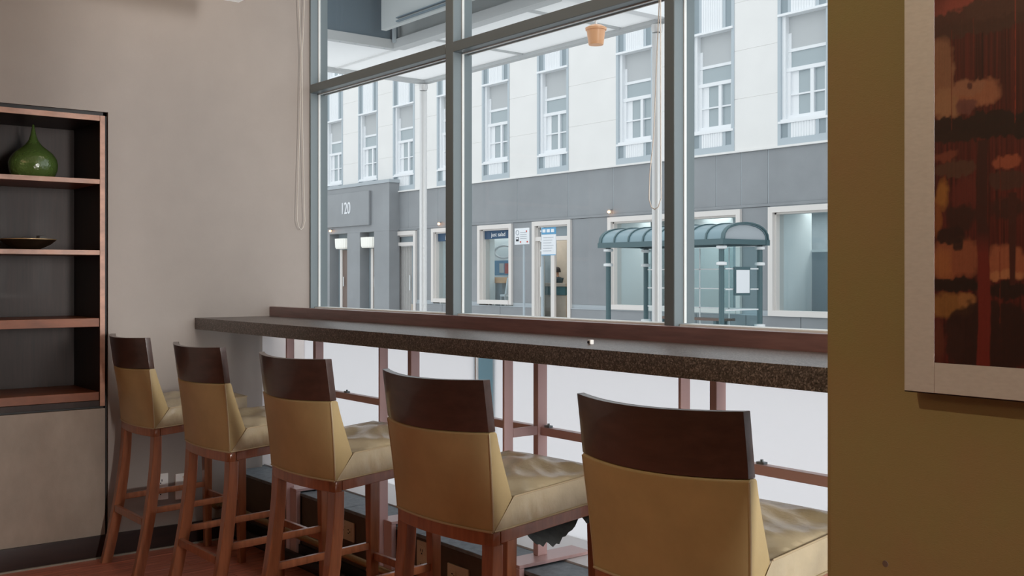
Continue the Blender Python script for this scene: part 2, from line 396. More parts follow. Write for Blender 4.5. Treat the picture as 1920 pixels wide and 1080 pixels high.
# ------------------------------------------------------------------ bar counter
ct = empty('bar_counter', (-3.0, 2.1, 0)); tag(ct, 'long speckled brown granite bar counter on steel posts along the window', 'counter')
EC = 3.2
MB().box(XW + 0.001, EC, 1.926, 2.305, 1.003, 1.057).build('countertop', M['granite'], ct, bevel=0.003)
MB().box(XW + 0.001, EC, 2.305, 2.340, 1.003, 1.104).build('backsplash', M['backsplash'], ct, bevel=0.003)
RY0, RY1 = 2.232, 2.260
POSTS = [-4.24, -3.465, -2.70, -1.94] + [-1.18 + 0.76 * k for k in range(6)]
for xp in POSTS:
    MB().box(xp - 0.005, xp + 0.005, 2.084, 2.121, 0.012, 1.003).build('front_post', M['steel'], ct, bevel=0.0015, seg=1)
    MB().box(xp - 0.018, xp + 0.007, 2.222, 2.262, 0.336, 1.003).build('back_post', M['steel'], ct, bevel=0.0015, seg=1)
    MB().box(xp - 0.004, xp + 0.005, 2.121, 2.222, 0.733, 0.762).build('connecting_bar', M['steel'], ct, bevel=0.001, seg=1)
    bp = MB().box(xp - 0.035, xp + 0.062, 2.101, 2.405, 0.325, 0.336).build('base_plate', M['steel'], ct, bevel=0.001, seg=1)
    MB().box(xp + 0.0055, xp + 0.062, 2.101, 2.121, 0.03, 0.3245).build('bracket', M['steel'], ct, bevel=0.001, seg=1)
xs = [p - 0.018 for p in POSTS[1:]] + [EC]
st_ = [p + 0.007 for p in POSTS]
for a, b in zip(st_, xs):
    MB().box(a, b, RY0, RY1, 0.731, 0.758).build('rail', M['steel'], ct, bevel=0.0015, seg=1)
for x in (-4.0, -2.67, -1.80):
    MB().box(x - 0.012, x + 0.012, 2.240, 2.256, 0.758, 0.764).tube([(x, 2.248, 0.763), (x, 2.248, 0.770)], 0.004).build('clip', M['alu'], ct)
for xp in POSTS:
    MB().box(xp - 0.004, xp + 0.004, 2.030, 2.084, 0.150, 0.162).build('rail_bracket', M['brass'], ct)
MB().tube([(XW + 0.002, 2.038, 0.175), (EC, 2.038, 0.175)], 0.014, 12).build('foot_rail', M['brass'], ct, smooth=R(50))
MB().lathe([(0.0, 0), (0.034, 0), (0.034, 0.006), (0.020, 0.016), (0.017, 0.05)], n=16).build('rail_flange', M['brass'], ct, smooth=R(40), off=(0, 0, 0))
fo = col.objects['rail_flange']; fo.rotation_euler = (0, R(90), 0); fo.location = Vector((XW + 0.002, 2.038, 0.175)) - Vector(ct['_o'])
# black floor-level heater pipe along the curb
tag(MB().tube([(XW + 0.06, 2.075, 0.055), (EC, 2.075, 0.055)], 0.022, 12).build('floor_pipe', M['black'], smooth=R(50)),
    'glossy black pipe lying on the floor along the window curb', 'pipe')
# small box left on the counter
sb = empty('small_box', (-2.255, 2.055, 1.0575)); tag(sb, 'tiny white cube with a dark dot left on the granite counter', 'box')
MB().box(-2.2615, -2.2485, 2.0485, 2.0615, 1.0575, 1.0705).build('body', M['outlet'], sb, bevel=0.002)
MB().lathe([(0, -0.001), (0.0042, -0.001), (0.0042, 0.002), (0, 0.002)], n=10).build('dot', M['hole'], sb, off=(0, 0, 0))
d = col.objects['dot']; d.rotation_euler = (R(90), 0, 0); d.location = (-0.001, -0.0062, 0.0062)

# ------------------------------------------------------------------ bar stools
HW = 0.214; TILT = 0.075
def sag(z): return 0.026 + 0.028 * min(1.0, max(0.0, (z - 0.62) / 0.27))
def yb(x, z=0.62): return -sag(z) * (1 - (x / HW) ** 2)
def lean(z):
    t = max(0.0, (z - 0.62) / 0.38); return -0.042 * t ** 1.3
def back_shell(prof, nx=21, hw=HW):
    """prof: closed list of (dy, z) swept across x along the curved plan"""
    m = MB(); rings = []
    for i in range(nx):
        x = -hw + 2 * hw * i / (nx - 1)
        rings.append([(x, dy + lean(z) + yb(x, z), z - (0.005 * (1 - (x / hw) ** 2) if z > 0.86 else 0)) for dy, z in prof])
    return m.loft(rings)
def tilt_up(o):
    for v in o.data.vertices: v.co.z += TILT * max(0.0, v.co.y - 0.02)
    return o
def make_stool():
    root = empty('bar_stool', world_coords=False)
    # upholstered backrest
    th = lambda z: 0.006 + 0.060 * (z - 0.622) / 0.078 if z <= 0.70 else 0.026 + 0.040 * max(0, (0.87 - z) / 0.17) ** 1.25
    zs = [0.622, 0.64, 0.66, 0.68, 0.70, 0.72, 0.74, 0.76, 0.78, 0.80, 0.82, 0.84, 0.866]
    prof = [(0, z) for z in zs] + [(0.004, 0.871), (0.022, 0.871)] + [(th(z), z) for z in reversed(zs)]
    br = back_shell(prof).build('backrest', M['leather'], root, bevel=0.003, smooth=R(50))
    pp = MB()
    for s in (-1, 1): pp.tube([(s * HW, lean(z) + 0.001, z) for z in [0.622 + 0.0305 * k for k in range(9)]], 0.0026, 6)
    pp.tube([(-HW + 2 * HW * k / 16, yb(-HW + 2 * HW * k / 16) - 0.001, 0.622) for k in range(17)], 0.0032, 6)
    pp.build('piping', M['piping'], root, smooth=R(60)).parent = br
    # dark wooden top rail
    prof = [(0.001, 0.8715), (0.001, 0.90), (0.001, 0.95), (0.001, 1.000), (0.023, 1.000), (0.023, 0.95), (0.023, 0.90), (0.023, 0.8715)]
    back_shell(prof, hw=HW - 0.001).build('top_rail', M['walnut'], root, bevel=0.002)
    # seat cushion
    nx, ny = 30, 34; Y1S = 0.408
    yr = lambda x, z: 0.0075 + 0.060 * (min(z, 0.70) - 0.622) / 0.078 + yb(x, 0.66)
    V = []; F = []
    for j in range(ny + 1):
        for i in range(nx + 1):
            u, v = i / nx, j / ny
            x = -HW + 2 * HW * u; y0 = yr(x, 0.70); y = y0 + (Y1S - y0) * v
            e = min(1, 9 * min(u, 1 - u)) * min(1, 9 * min(v + 0.05, 1 - v))
            z = 0.700 + 0.020 * math.sin(math.pi * min(max(u, 0), 1)) ** 0.5 * math.sin(math.pi * min(1, v * 0.93 + 0.05)) ** 0.5
            z += 0.0036 * e * math.sin(11 * x + 26 * y + 2.2 * math.sin(15 * x)) + 0.0035 * e * math.sin(52 * y - 17 * x + 3 * math.sin(13 * y)) + 0.0015 * e * math.sin(95 * y + 40 * x)
            V.append((x, y, z))
    for j in range(ny):
        for i in range(nx):
            a = j * (nx + 1) + i; F.append((a, a + 1, a + nx + 2, a + nx + 1))
    ring = [i for i in range(nx + 1)] + [(j) * (nx + 1) + nx for j in range(1, ny + 1)] + [ny * (nx + 1) + i for i in range(nx - 1, -1, -1)] + [j * (nx + 1) for j in range(ny - 1, 0, -1)]
    k0 = len(V); levels = [0.694, 0.682, 0.668, 0.652, 0.636, 0.622]
    for lv, zz in enumerate(levels):
        for q in ring:
            u, v = (q % (nx + 1)) / nx, (q // (nx + 1)) / ny
            x = -HW + 2 * HW * u; y0 = yr(x, zz); y = y0 + (Y1S - y0) * v
            k = math.sin(math.pi * (lv + 0.5) / 6.0)
            fold = 0.0042 * k * math.sin(150 * (y + 0.35 * (zz - 0.66)) + 8 * zz) * math.exp(-((y - 0.13) / 0.05) ** 2) + 0.0016 * k * math.sin(48 * y - 60 * zz)
            bulge = 0.003 * k
            V.append((x * (1 + (bulge + fold) / HW), y + (0.003 * k if v == 1 else 0), zz))
    n = len(ring); nl = len(levels)
    for q in range(n):
        r2 = (q + 1) % n
        F.append((ring[q], k0 + q, k0 + r2, ring[r2]))
        for lv in range(nl - 1): F.append((k0 + lv * n + q, k0 + (lv + 1) * n + q, k0 + (lv + 1) * n + r2, k0 + lv * n + r2))
    F.append(tuple(k0 + (nl - 1) * n + q for q in range(n)))
    m = MB(); m.add(V, F)
    seat = tilt_up(m.build('seat', M['seat_leather'], root, smooth=R(55)))
    pp = MB()
    for s in (-1, 1):
        pp.tube([(s * (HW + 0.0005), 0.066 + 0.343 * k / 8, 0.699) for k in range(9)], 0.0026, 6)
        pp.tube([(s * (HW + 0.001), 0.004 + 0.405 * k / 8, 0.6225) for k in range(9)], 0.0030, 6)
        pp.tube([(s * (HW + 0.0005), 0.007, 0.6235), (s * (HW + 0.0005), 0.035, 0.660), (s * (HW + 0.0005), 0.066, 0.699)], 0.0018, 6)
    pp.tube([(-HW + 2 * HW * k / 8, Y1S + 0.001, 0.699) for k in range(9)], 0.0026, 6)
    tilt_up(pp.build('piping', M['piping'], root, smooth=R(60))).parent = seat
    # seat frame: curved rear apron, side rails, front rail
    m = MB(); rings = []
    for i in range(17):
        x = -HW + 2 * HW * i / 16
        rings.append([(x, yb(x) + 0.001, 0.586), (x, yb(x) + 0.001, 0.6205), (x, yb(x) + 0.026, 0.6205), (x, yb(x) + 0.026, 0.586)])
    m.loft(rings)
    for s in (-1, 1): m.box(min(s * HW, s * (HW - 0.022)), max(s * HW, s * (HW - 0.022)), 0.027, 0.409, 0.590, 0.6205)
    m.box(-HW + 0.0225, HW - 0.0225, 0.387, 0.409, 0.590, 0.6205)
    tilt_up(m.build('seat_frame', M['wood'], root, bevel=0.0015, seg=1))
    tilt_up(MB().box(-HW + 0.024, HW - 0.024, 0.03, 0.374, 0.600, 0.612).build('seat_base', M['lining'], root))
    # legs
    def rear(s):
        rings = []
        for k in range(9):
            t = k / 8; z = 0.588 * (1 - t)
            bend = -0.092 * t ** 1.55
            wx = 0.046 - 0.019 * min(1, t * 1.4); wy = 0.034 + 0.010 * min(1, 2 * t)
            xo = s * (HW + 0.004 * t); xi = s * (HW - wx)
            ya = bend + 0.0005 - (0.0 if k else 0.0)
            ring = [(xo, ya, z), (xi, ya, z), (xi, ya + wy, z), (xo, ya + wy, z)]
            rings.append(ring if s > 0 else ring[::-1])
        return MB().loft(rings)
    def front(s):
        rings = []
        for k in range(5):
            t = k / 4; z = 0.6165 * (1 - t)
            wx = 0.040 - 0.012 * t; wy = 0.042 - 0.012 * t
            xo = s * (HW - 0.001 + 0.0 * t); xi = s * (HW - 0.001 - wx); ya = 0.366 + 0.012 * t
            ring = [(xo, ya, z), (xi, ya, z), (xi, ya + wy, z), (xo, ya + wy, z)]
            rings.append(ring if s > 0 else ring[::-1])
        return MB().loft(rings)
    for s in (-1, 1):
        rear(s).build('leg', M['wood'], root, bevel=0.0018, seg=1, smooth=R(25))
        front(s).build('leg', M['wood'], root, bevel=0.0018, seg=1, smooth=R(25))
        m = MB(); xa, xb = sorted((s * (HW - 0.010), s * (HW - 0.026)))
        m.add([(xa, -0.012, 0.268), (xb, -0.012, 0.268), (xb, -0.012, 0.293), (xa, -0.012, 0.293), (xa, 0.376, 0.278), (xb, 0.376, 0.278), (xb, 0.376, 0.303), (xa, 0.376, 0.303)],
              [(0, 1, 2, 3), (7, 6, 5, 4), (0, 4, 5, 1), (1, 5, 6, 2), (2, 6, 7, 3), (3, 7, 4, 0)])
        m.build('stretcher', M['wood'], root, bevel=0.0012, seg=1)
    MB().box(-HW + 0.036, HW - 0.036, -0.040, -0.022, 0.222, 0.250).build('stretcher', M['wood'], root, bevel=0.0012, seg=1)
    MB().box(-HW + 0.036, HW - 0.036, 0.384, 0.400, 0.240, 0.266).build('stretcher', M['wood'], root, bevel=0.0012, seg=1)
    # the stool narrows slightly from the top rail down to the seat
    for o in [root] + list(root.children_recursive):
        if o.type == 'MESH':
            for v in o.data.vertices: v.co.x *= 0.935 + 0.065 * min(1.0, max(0.0, (v.co.z - 0.62) / 0.26)) if not o.name.startswith('seat') else 0.935
    return root
stool = make_stool()
spots = [(-4.581, 1.556, 0.6, 'tan leather bar stool beside the built-in bookcase, farthest along the counter'),
         (-3.822, 1.556, 1.0, 'tan leather bar stool second from the bookcase'),
         (-3.110, 1.584, 2.8, 'tan leather bar stool in the middle of the row of five'),
         (-2.288, 1.567, 3.5, 'tan leather bar stool with torn dark lining hanging under its seat'),
         (-1.508, 1.584, 4.8, 'tan leather bar stool next to the brown wall with the picture')]
stools = []
for i, (x, y, a, lb) in enumerate(spots):
    o = stool if i == 0 else copy_tree(stool)
    o.location = (x, y, 0); o.rotation_euler = (0, 0, R(a))
    tag(o, lb, 'bar stool', 'bar stools at the window counter'); stools.append(o)
# torn lining sagging under the fourth stool
V = []; F = []; n1, n2 = 22, 6
rnd = random.Random(5)
for i in range(n1 + 1):
    t = i / n1; y = 0.125 + 0.255 * t
    dep = 0.052 * max(0, math.sin(math.pi * min(1, t / 0.78))) ** 0.8 + (0.022 if t > 0.78 else 0) * math.sin(math.pi * (t - 0.78) / 0.22 if t > 0.78 else 0) ** 0.5
    for j in range(n2 + 1):
        q = j / n2
        V.append((HW - 0.03 - 0.14 * (1 - q) * (0.5 + 0.5 * math.sin(math.pi * t)), y + 0.006 * math.sin(9 * q), 0.598 + TILT * (y - 0.02) - dep * q - (0.016 * rnd.random() ** 1.5 if j == n2 else 0)))
for i in range(n1):
    for j in range(n2):
        a = i * (n2 + 1) + j; F.append((a, a + 1, a + n2 + 2, a + n2 + 1))
k = len(V)
V2 = [(x - 0.004, y, z + 0.001) for x, y, z in V]
m = MB(); m.add(V, F); m.add(V2, [tuple(reversed(f)) for f in F])
tl = m.build('torn_lining', M['lining'], stools[3], smooth=R(60)); tag(tl, 'torn dark grey lining')

# ------------------------------------------------------------------ built-in bookcase
bc = empty('bookcase', (-5.05, 1.1, 0.67)); tag(bc, 'dark mahogany bookcase with open shelves built into the taupe wall', 'bookcase')
Y0, Y1 = 0.70, 1.511; XB = -5.26
MB().box(XB, XW + 0.002, 1.489, Y1, 0.674, 1.968).build('side_panel', [M['case'], M['case_edge']], bc, bevel=0.0015, seg=1)
MB().box(XB, XW + 0.002, Y0, Y0 + 0.022, 0.674, 1.968).build('side_panel', M['case'], bc, bevel=0.0015, seg=1)
def edge_strip(parent, y0, y1, z0, z1, m):
    MB().box(XW + 0.002, XW + 0.0045, y0, y1, z0, z1).build('edge_strip', m, bc).parent = parent
def board(name, z0, z1, m, em, x1=XW + 0.001):
    o = MB().box(XB, x1, Y0 + 0.0225, 1.4885, z0, z1).build(name, m, bc, bevel=0.001, seg=1)
    s_ = MB().box(x1, x1 + 0.003, Y0 + 0.0225, 1.4885, z0, z1).build('edge_strip', em, bc, bevel=0.0008, seg=1); s_.parent = o
    return o
for o in bc.children:
    if o.name.startswith('side_panel'):
        ys = (1.489, Y1) if o.name == 'side_panel' else (Y0, Y0 + 0.022)
        s_ = MB().box(XW + 0.002, XW + 0.005, ys[0], ys[1], 0.674, 1.968).build('edge_strip', M['case_edge'], bc, bevel=0.0008, seg=1); s_.parent = o
board('top_panel', 1.944, 1.968, M['case'], M['case_edge'])
board('shelf', 1.663, 1.684, M['case_shelf'], M['case_edge'])
board('shelf', 1.347, 1.368, M['case_shelf'], M['case_edge'])
board('shelf', 1.028, 1.066, M['case_shelf'], M['case_shelf'], XW - 0.006)
board('bottom_panel', 0.700, 0.737, M['case_shelf'], M['case_shelf'], XW - 0.010)
MB().box(XW - 0.03, XW + 0.003, Y0 + 0.0225, 1.4885, 0.674, 0.6995).build('toe_rail', M['case'], bc, bevel=0.001, seg=1)
MB().box(XB - 0.02, XB, Y0, Y1, 0.674, 1.968).build('back_panel', M['case'], bc)
# vase
gl = bpy.data.materials.new('green_bubble_glass'); gl.use_nodes = True
nt = gl.node_tree; b = nt.nodes['Principled BSDF']
b.inputs['Base Color'].default_value = (0.12, 0.20, 0.05, 1); b.inputs['Roughness'].default_value = 0.08; b.inputs['Specular IOR Level'].default_value = 0.8
b.inputs['Transmission Weight'].default_value = 0.35; b.inputs['Coat Weight'].default_value = 0.6
vo = nt.nodes.new('ShaderNodeTexVoronoi'); vo.inputs['Scale'].default_value = 95
bu = nt.nodes.new('ShaderNodeBump'); bu.inputs['Strength'].default_value = 0.35; bu.inputs['Distance'].default_value = 0.004
tcn = nt.nodes.new('ShaderNodeTexCoord'); nt.links.new(tcn.outputs['Object'], vo.inputs['Vector'])
nt.links.new(vo.outputs['Distance'], bu.inputs['Height']); nt.links.new(bu.outputs[0], b.inputs['Normal'])
prof = [(0.0, 0.0), (0.070, 0.0), (0.088, 0.012), (0.100, 0.040), (0.103, 0.065), (0.098, 0.090), (0.082, 0.115), (0.058, 0.135), (0.036, 0.152), (0.021, 0.172), (0.013, 0.195), (0.008, 0.220), (0.004, 0.243), (0.0, 0.246)]
vase = MB().lathe(prof, n=40).build('glass_vase', gl, smooth=R(60), off=(0, 0, 0)); vase.location = (-5.06, 1.258, 1.6845)
tag(vase, 'round green bubbled glass vase with a pointed neck on the top shelf', 'vase')
bw = empty('bowl', (-5.06, 1.235, 1.3685), world_coords=False); tag(bw, 'wide shallow dark bowl with a worn golden rim on the second shelf', 'bowl')
MB().lathe([(0.0, 0.0), (0.045, 0.0), (0.055, 0.006), (0.095, 0.026), (0.118, 0.046), (0.114, 0.047), (0.09, 0.030), (0.05, 0.014), (0, 0.012)], n=36).build('body', M['bowl'], bw, smooth=R(60))
MB().tube([(0.117 * math.cos(a * math.pi / 20), 0.117 * math.sin(a * math.pi / 20), 0.0475) for a in range(40)], 0.0022, 6, closed=True).build('rim', M['bowl_rim'], bw, smooth=R(60))
e1 = MB().lathe([(0, 0), (0.010, 0.002), (0.015, 0.012), (0.012, 0.024), (0, 0.029)], n=14).build('ornament', M['pebble'], smooth=R(60)); e1.location = (-5.035, 1.212, 1.398)
tag(e1, 'small rounded dark knob standing inside the shallow bowl', 'ornament')
e2 = MB().box(-0.014, 0.014, -0.018, 0.018, 0, 0.040).build('ornament', M['pebble'], bevel=0.006); e2.location = (-5.03, 1.283, 1.393); e2.rotation_euler = (0, R(6), R(20))
tag(e2, 'small square dark block standing inside the shallow bowl', 'ornament')

# ------------------------------------------------------------------ outlets
def outlet(label, loc, rz, horiz=False, blank=False, m='outlet'):
    o = empty('wall_outlet', loc, rz, world_coords=False); tag(o, label, 'outlet', None if blank else 'power outlets under the counter')
    w_, h_ = (0.062, 0.038) if horiz else (0.037, 0.060)
    MB().box(-w_, w_, -0.006, 0, -h_, h_).build('cover_plate', M[m], o, bevel=0.002)
    if not blank:
        for k in (-1, 1):
            cx, cz = (k * 0.026, 0) if horiz else (0, k * 0.026)
            f = MB().box(cx - 0.017, cx + 0.017, -0.0085, -0.0055, cz - 0.016, cz + 0.016).build('receptacle', M[m], o, bevel=0.002)
            s_ = MB()
            if horiz: s_.box(cx - 0.008, cx + 0.002, -0.0092, -0.008, 0.005, 0.0085).box(cx - 0.008, cx + 0.002, -0.0092, -0.008, -0.0085, -0.005).box(cx + 0.006, cx + 0.011, -0.0092, -0.008, -0.003, 0.003)
            else: s_.box(-0.0085, -0.005, -0.0092, -0.008, cz - 0.002, cz + 0.008).box(0.005, 0.0085, -0.0092, -0.008, cz - 0.002, cz + 0.008).box(-0.003, 0.003, -0.0092, -0.008, cz - 0.011, cz - 0.006)
            s_.build('slots', M['hole'], o).parent = f
    else:
        for k in (-1, 1): MB().box(-0.003, 0.003, -0.0075, -0.0055, k * 0.043 - 0.003, k * 0.043 + 0.003).build('screw', M['outlet_tan'], o)
    return o
outlet('white power outlet low on the taupe wall under the counter', (XW + 0.0005, 1.760, 0.282), R(90))
outlet('white blank cover plate low on the taupe wall under the counter', (XW + 0.0005, 1.868, 0.273), R(90), blank=True)
outlet('almond power outlet on the curb behind the middle stool', (-3.78, 2.1265, 0.232), 0, True, m='outlet_tan')
outlet('almond power outlet set upright on the curb, seen between two stool legs', (-3.225, 2.1265, 0.235), 0, False, m='outlet_tan')
outlet('almond power outlet on the curb behind the stool with torn lining', (-3.005, 2.1265, 0.215), 0, True, m='outlet_tan')

# ------------------------------------------------------------------ blind cords
c1 = MB().tube([(-4.843, 2.448, 2.97), (-4.843, 2.450, 2.60), (-4.843, 2.462, 2.37), (-4.843, 2.455, 2.0), (-4.843, 2.442, 1.62), (-4.843, 2.440, 1.53), (-4.843, 2.450, 1.497), (-4.843, 2.462, 1.485), (-4.843, 2.474, 1.497), (-4.843, 2.483, 1.53), (-4.843, 2.480, 1.62), (-4.843, 2.470, 2.0), (-4.843, 2.468, 2.37), (-4.843, 2.480, 2.60), (-4.843, 2.484, 2.97)], 0.0021, 6).build('blind_cord', M['cord'], smooth=R(60))
tag(c1, 'long white blind cord looped against the taupe wall', 'cord', 'looped blind cords')
c2 = MB().tube([(-2.384, 2.47, 2.97), (-2.386, 2.47, 2.13), (-2.410, 2.47, 1.70), (-2.428, 2.47, 1.58), (-2.431, 2.47, 1.50), (-2.420, 2.47, 1.473), (-2.405, 2.47, 1.466), (-2.390, 2.47, 1.473), (-2.377, 2.47, 1.50), (-2.379, 2.47, 1.60), (-2.380, 2.47, 2.13), (-2.380, 2.47, 2.97)], 0.0019, 6).build('blind_cord', M['cord'], smooth=R(60))
tag(c2, 'long white blind cord looped beside the right mullion and silver post', 'cord', 'looped blind cords')

# ------------------------------------------------------------------ hanging lamp corner at the top edge
hl = empty('ceiling_lamp', (-3.9, 1.7, 2.45)); tag(hl, 'white ceiling lamp box whose corner shows at the top of the taupe wall', 'lamp')
MB().box(-4.42, -3.40, 1.45, 1.946, 2.452, 2.53).build('body', M['lampwhite'], hl, bevel=0.004)
for x in (-4.2, -3.6): MB().tube([(x, 1.7, 2.53), (x, 1.7, 3.0)], 0.006).build('rod', M['alu'], hl)

# ------------------------------------------------------------------ framed picture
YF = 1.415
pic = empty('framed_picture', (-0.29, 1.44, 1.084)); tag(pic, 'large abstract red and brown painting in a wide brushed silver frame', 'picture')
fx0, fx1, fz0, fz1 = -0.873, 0.33, 1.084, 2.30; ix0, ix1, iz0, iz1 = -0.826, 0.283, 1.1275, 2.256
MB().box(fx0, ix0, YF, PY - 0.012, fz0, fz1).build('frame_rail', M['mat_silver'], pic, bevel=0.0004, seg=1)
MB().box(ix1, fx1, YF, PY - 0.012, fz0, fz1).build('frame_rail', M['mat_silver'], pic, bevel=0.0004, seg=1)
MB().box(ix0, ix1, YF, PY - 0.012, fz0, iz0).build('frame_rail', M['mat_silver'], pic, bevel=0.0004, seg=1)
MB().box(ix0, ix1, YF, PY - 0.012, iz1, fz1).build('frame_rail', M['mat_silver'], pic, bevel=0.0004, seg=1)
MB().box(fx0 - 0.002, fx1 + 0.002, YF + 0.004, PY - 0.010, fz0 - 0.002, fz1 + 0.002).box(fx0 + 0.03, fx1 - 0.03, PY - 0.012, PY - 0.0005, fz0 + 0.03, fz1 - 0.03).build('back_board', M['dark_edge'], pic)
from mathutils import noise as mn
# brush shapes in millimetres from the lower left corner: x, y, half width, half height, softness, wobble, colour
ART = [
 (60, 500, 75, 26, .9, 6, (.30, .062, .042)), (70, 478, 100, 22, .35, 7, (.068, .024, .016)), (100, 492, 60, 16, .4, 6, (.085, .030, .020)),
 (12, 405, 19, 62, .5, 4, (.27, .125, .068)), (20, 368, 22, 25, .6, 5, (.33, .165, .085)), (65, 377, 34, 20, .55, 5, (.35, .135, .07)), (50, 386, 30, 12, .6, 5, (.32, .14, .08)),
 (47, 360, 17, 11, .5, 4, (.16, .055, .045)), (52, 389, 4, 5, .7, 2, (.10, .03, .025)),
 (64, 330, 110, 19, .3, 8, (.020, .008, .006)), (30, 318, 40, 8, .4, 5, (.028, .010, .007)),
 (18, 294, 24, 9, .6, 5, (.19, .045, .025)), (105, 278, 24, 9, .45, 4, (.33, .085, .042)),
 (32, 274, 34, 13, .4, 4, (.095, .040, .025)), (105, 253, 26, 15, .4, 4, (.075, .028, .020)), (45, 240, 24, 26, .8, 6, (.12, .020, .014)),
 (13, 238, 11, 25, .8, 4, (.33, .135, .030)), (5, 205, 7, 30, .9, 3, (.24, .075, .02)),
 (40, 205, 26, 20, .6, 6, (.040, .011, .008)), (105, 215, 26, 16, .6, 5, (.050, .014, .010)),
 (34, 150, 40, 30, .6, 5, (.27, .082, .038)), (12, 140, 18, 26, .9, 4, (.33, .115, .040)), (104, 142, 30, 27, .55, 5, (.34, .105, .050)), (104, 124, 28, 8, .5, 4, (.42, .17, .075)),
 (26, 180, 22, 14, .4, 4, (.026, .008, .006)), (36, 167, 9, 10, .5, 2, (.030, .009, .007)),
 (32, 112, 36, 12, .35, 5, (.016, .007, .005)), (106, 104, 32, 11, .4, 5, (.020, .008, .006)),
 (22, 82, 40, 20, .7, 5, (.25, .11, .030)), (48, 90, 16, 10, .6, 3, (.30, .13, .045)),
 (82, 40, 66, 52, .25, 7, (.026, .008, .006)), (30, 28, 14, 30, .5, 4, (.036, .011, .008)), (8, 30, 9, 34, .8, 3, (.11, .026, .014))]
def art_color(u, v):
    """u metres from the left edge, v metres above the bottom edge of the canvas; pigment only"""
    X, Y = u * 1000, v * 1000
    n1 = mn.noise(Vector((X * .045, Y * .045, 3.1))); n2 = mn.noise(Vector((X * .16, Y * .16, 8.7))); st = mn.noise(Vector((X * .33, Y * .006, 7))); st2 = mn.noise(Vector((X * .9, Y * .01, 2)))
    if X > 150: X = 150 - abs((X - 150) % 300 - 150) if False else abs(((X + 20) % 260) - 130); Y = (Y + 170 * math.floor((u * 1000 + 20) / 260)) % 520
    Y = Y % 540
    c = Vector((.085, .012, .008)) * (1 + .75 * st + .35 * st2)
    for x, y, rx, ry, soft, wob, k in ART:
        dx = X + wob * n1 * 1.4 + wob * .4 * n2 - x; dy = Y + wob * n2 * .9 - wob * n1 - y
        t = (1 - (abs(dx / rx) ** 2.6 + abs(dy / ry) ** 2.6)) / soft
        if t > 0:
            t = min(1, t) * (.93 + .07 * n2); c = c * (1 - t) + Vector(k) * t
    tx = 72 + 2 * math.sin(Y * .02) + 1.5 * n1
    if Y < 310:
        t = max(0, min(1, (8.5 + .006 * (310 - Y) - abs(X - tx)) / 2)); k = Vector((.155, .018, .012)) if Y < 175 else Vector((.050, .012, .009)); q = max(0, min(1, (185 - Y) / 30)); k = Vector((.050, .012, .009)) * (1 - q) + Vector((.155, .018, .012)) * q; c = c * (1 - t) + k * t
    if 112 < Y < 235:
        t = max(0, min(1, (4.5 + .02 * (Y - 112) - abs(X - 113)) / 1.8)); c = c * (1 - t) + Vector((.060, .014, .010)) * t
    for lx, y0, y1 in ((117, 330, 505), (96, 60, 300), (26, 330, 470), (58, 400, 480)):
        if y0 < Y < y1 and abs(X - lx - n1) < .7: c = c * .45 + Vector((.36, .05, .025)) * (.55 if lx == 117 else .22)
    b = 1 + .10 * mn.noise(Vector((X * .5, Y * 1.6, 1))) + .12 * st2
    return tuple(max(0.003, x * b) for x in c)
nx, nz = 340, 330
us = [0.15 * (i / 170) if i <= 170 else 0.15 + (ix1 - ix0 - 0.15) * (i - 170) / (nx - 170) for i in range(nx + 1)]
vs_ = [0.54 * (j / 260) if j <= 260 else 0.54 + (iz1 - iz0 - 0.54) * (j - 260) / (nz - 260) for j in range(nz + 1)]
V = []; C = []
for v in vs_:
    for u in us: V.append((ix0 + u, YF + 0.0006, iz0 + v)); C.append(art_color(u, v))
F = [(j * (nx + 1) + i, j * (nx + 1) + i + 1, (j + 1) * (nx + 1) + i + 1, (j + 1) * (nx + 1) + i) for j in range(nz) for i in range(nx)]
me = bpy.data.meshes.new('canvas'); me.from_pydata([Vector(p) - Vector(pic['_o']) for p in V], [], F)
ca = me.color_attributes.new('pigment', 'FLOAT_COLOR', 'POINT')
ca.data.foreach_set('color', [q for c in C for q in (*c, 1.0)])
am = mat('oil_paint', (0.2, 0.05, 0.03), 0.45, 0.35, bump=(60, 0.15, 0.002))
at = am.node_tree.nodes.new('ShaderNodeAttribute'); at.attribute_name = 'pigment'
am.node_tree.links.new(at.outputs['Color'], am.node_tree.nodes['Principled BSDF'].inputs['Base Color'])
me.materials.append(am); cv = bpy.data.objects.new('canvas', me); col.objects.link(cv); cv.parent = pic
# ------------------------------------------------------------------ street
GZ = -0.15
struct(MB().box(-60, 20, 2.76, 6.3, GZ - 0.3, GZ).build('pavement', M['pave']))
struct(MB().box(-60, 20, 6.3, 12.2, GZ - 0.3, GZ - 0.12).build('road', M['road']))
struct(MB().box(-60, 20, 12.2, 30, GZ - 0.3, GZ).build('pavement', M['pave']))

# ------------------------------------------------------------------ building across the street
FY = 17.0
bd = empty('building', (-20, FY, GZ)); tag(bd, 'pale stone building with grey stone shopfronts across the street', 'building')
TOP = 11.2
WL = [-33.9, -31.70, -29.52, -27.45, -25.10, -22.95, -20.63, -17.78, -15.50, -13.22, -10.95, -8.7]
WW = 1.19
MB().box(-42, -6, FY + 0.55, FY + 0.9, 3.7, TOP).build('core_wall', M['shopback'], bd)
# limestone piers between the windows, in courses
edges = [-42] + [e for x in WL for e in (x, x + WW)] + [-6]
joints = [3.81, 4.86, 5.84, 6.82, 7.80, 8.9, 10.0, TOP]
for a, b in zip(edges[0::2], edges[1::2]):
    for z0, z1 in zip(joints, joints[1:]):
        MB().box(a, b, FY, FY + 0.02, z0 + 0.002, z1 - 0.002).build('stone_block', M['limestone'], bd, bevel=0.003, seg=1)
    MB().box(a + 0.002, b - 0.002, FY + 0.008, FY + 0.56, 3.81, TOP).build('pier', M['limestone'], bd)
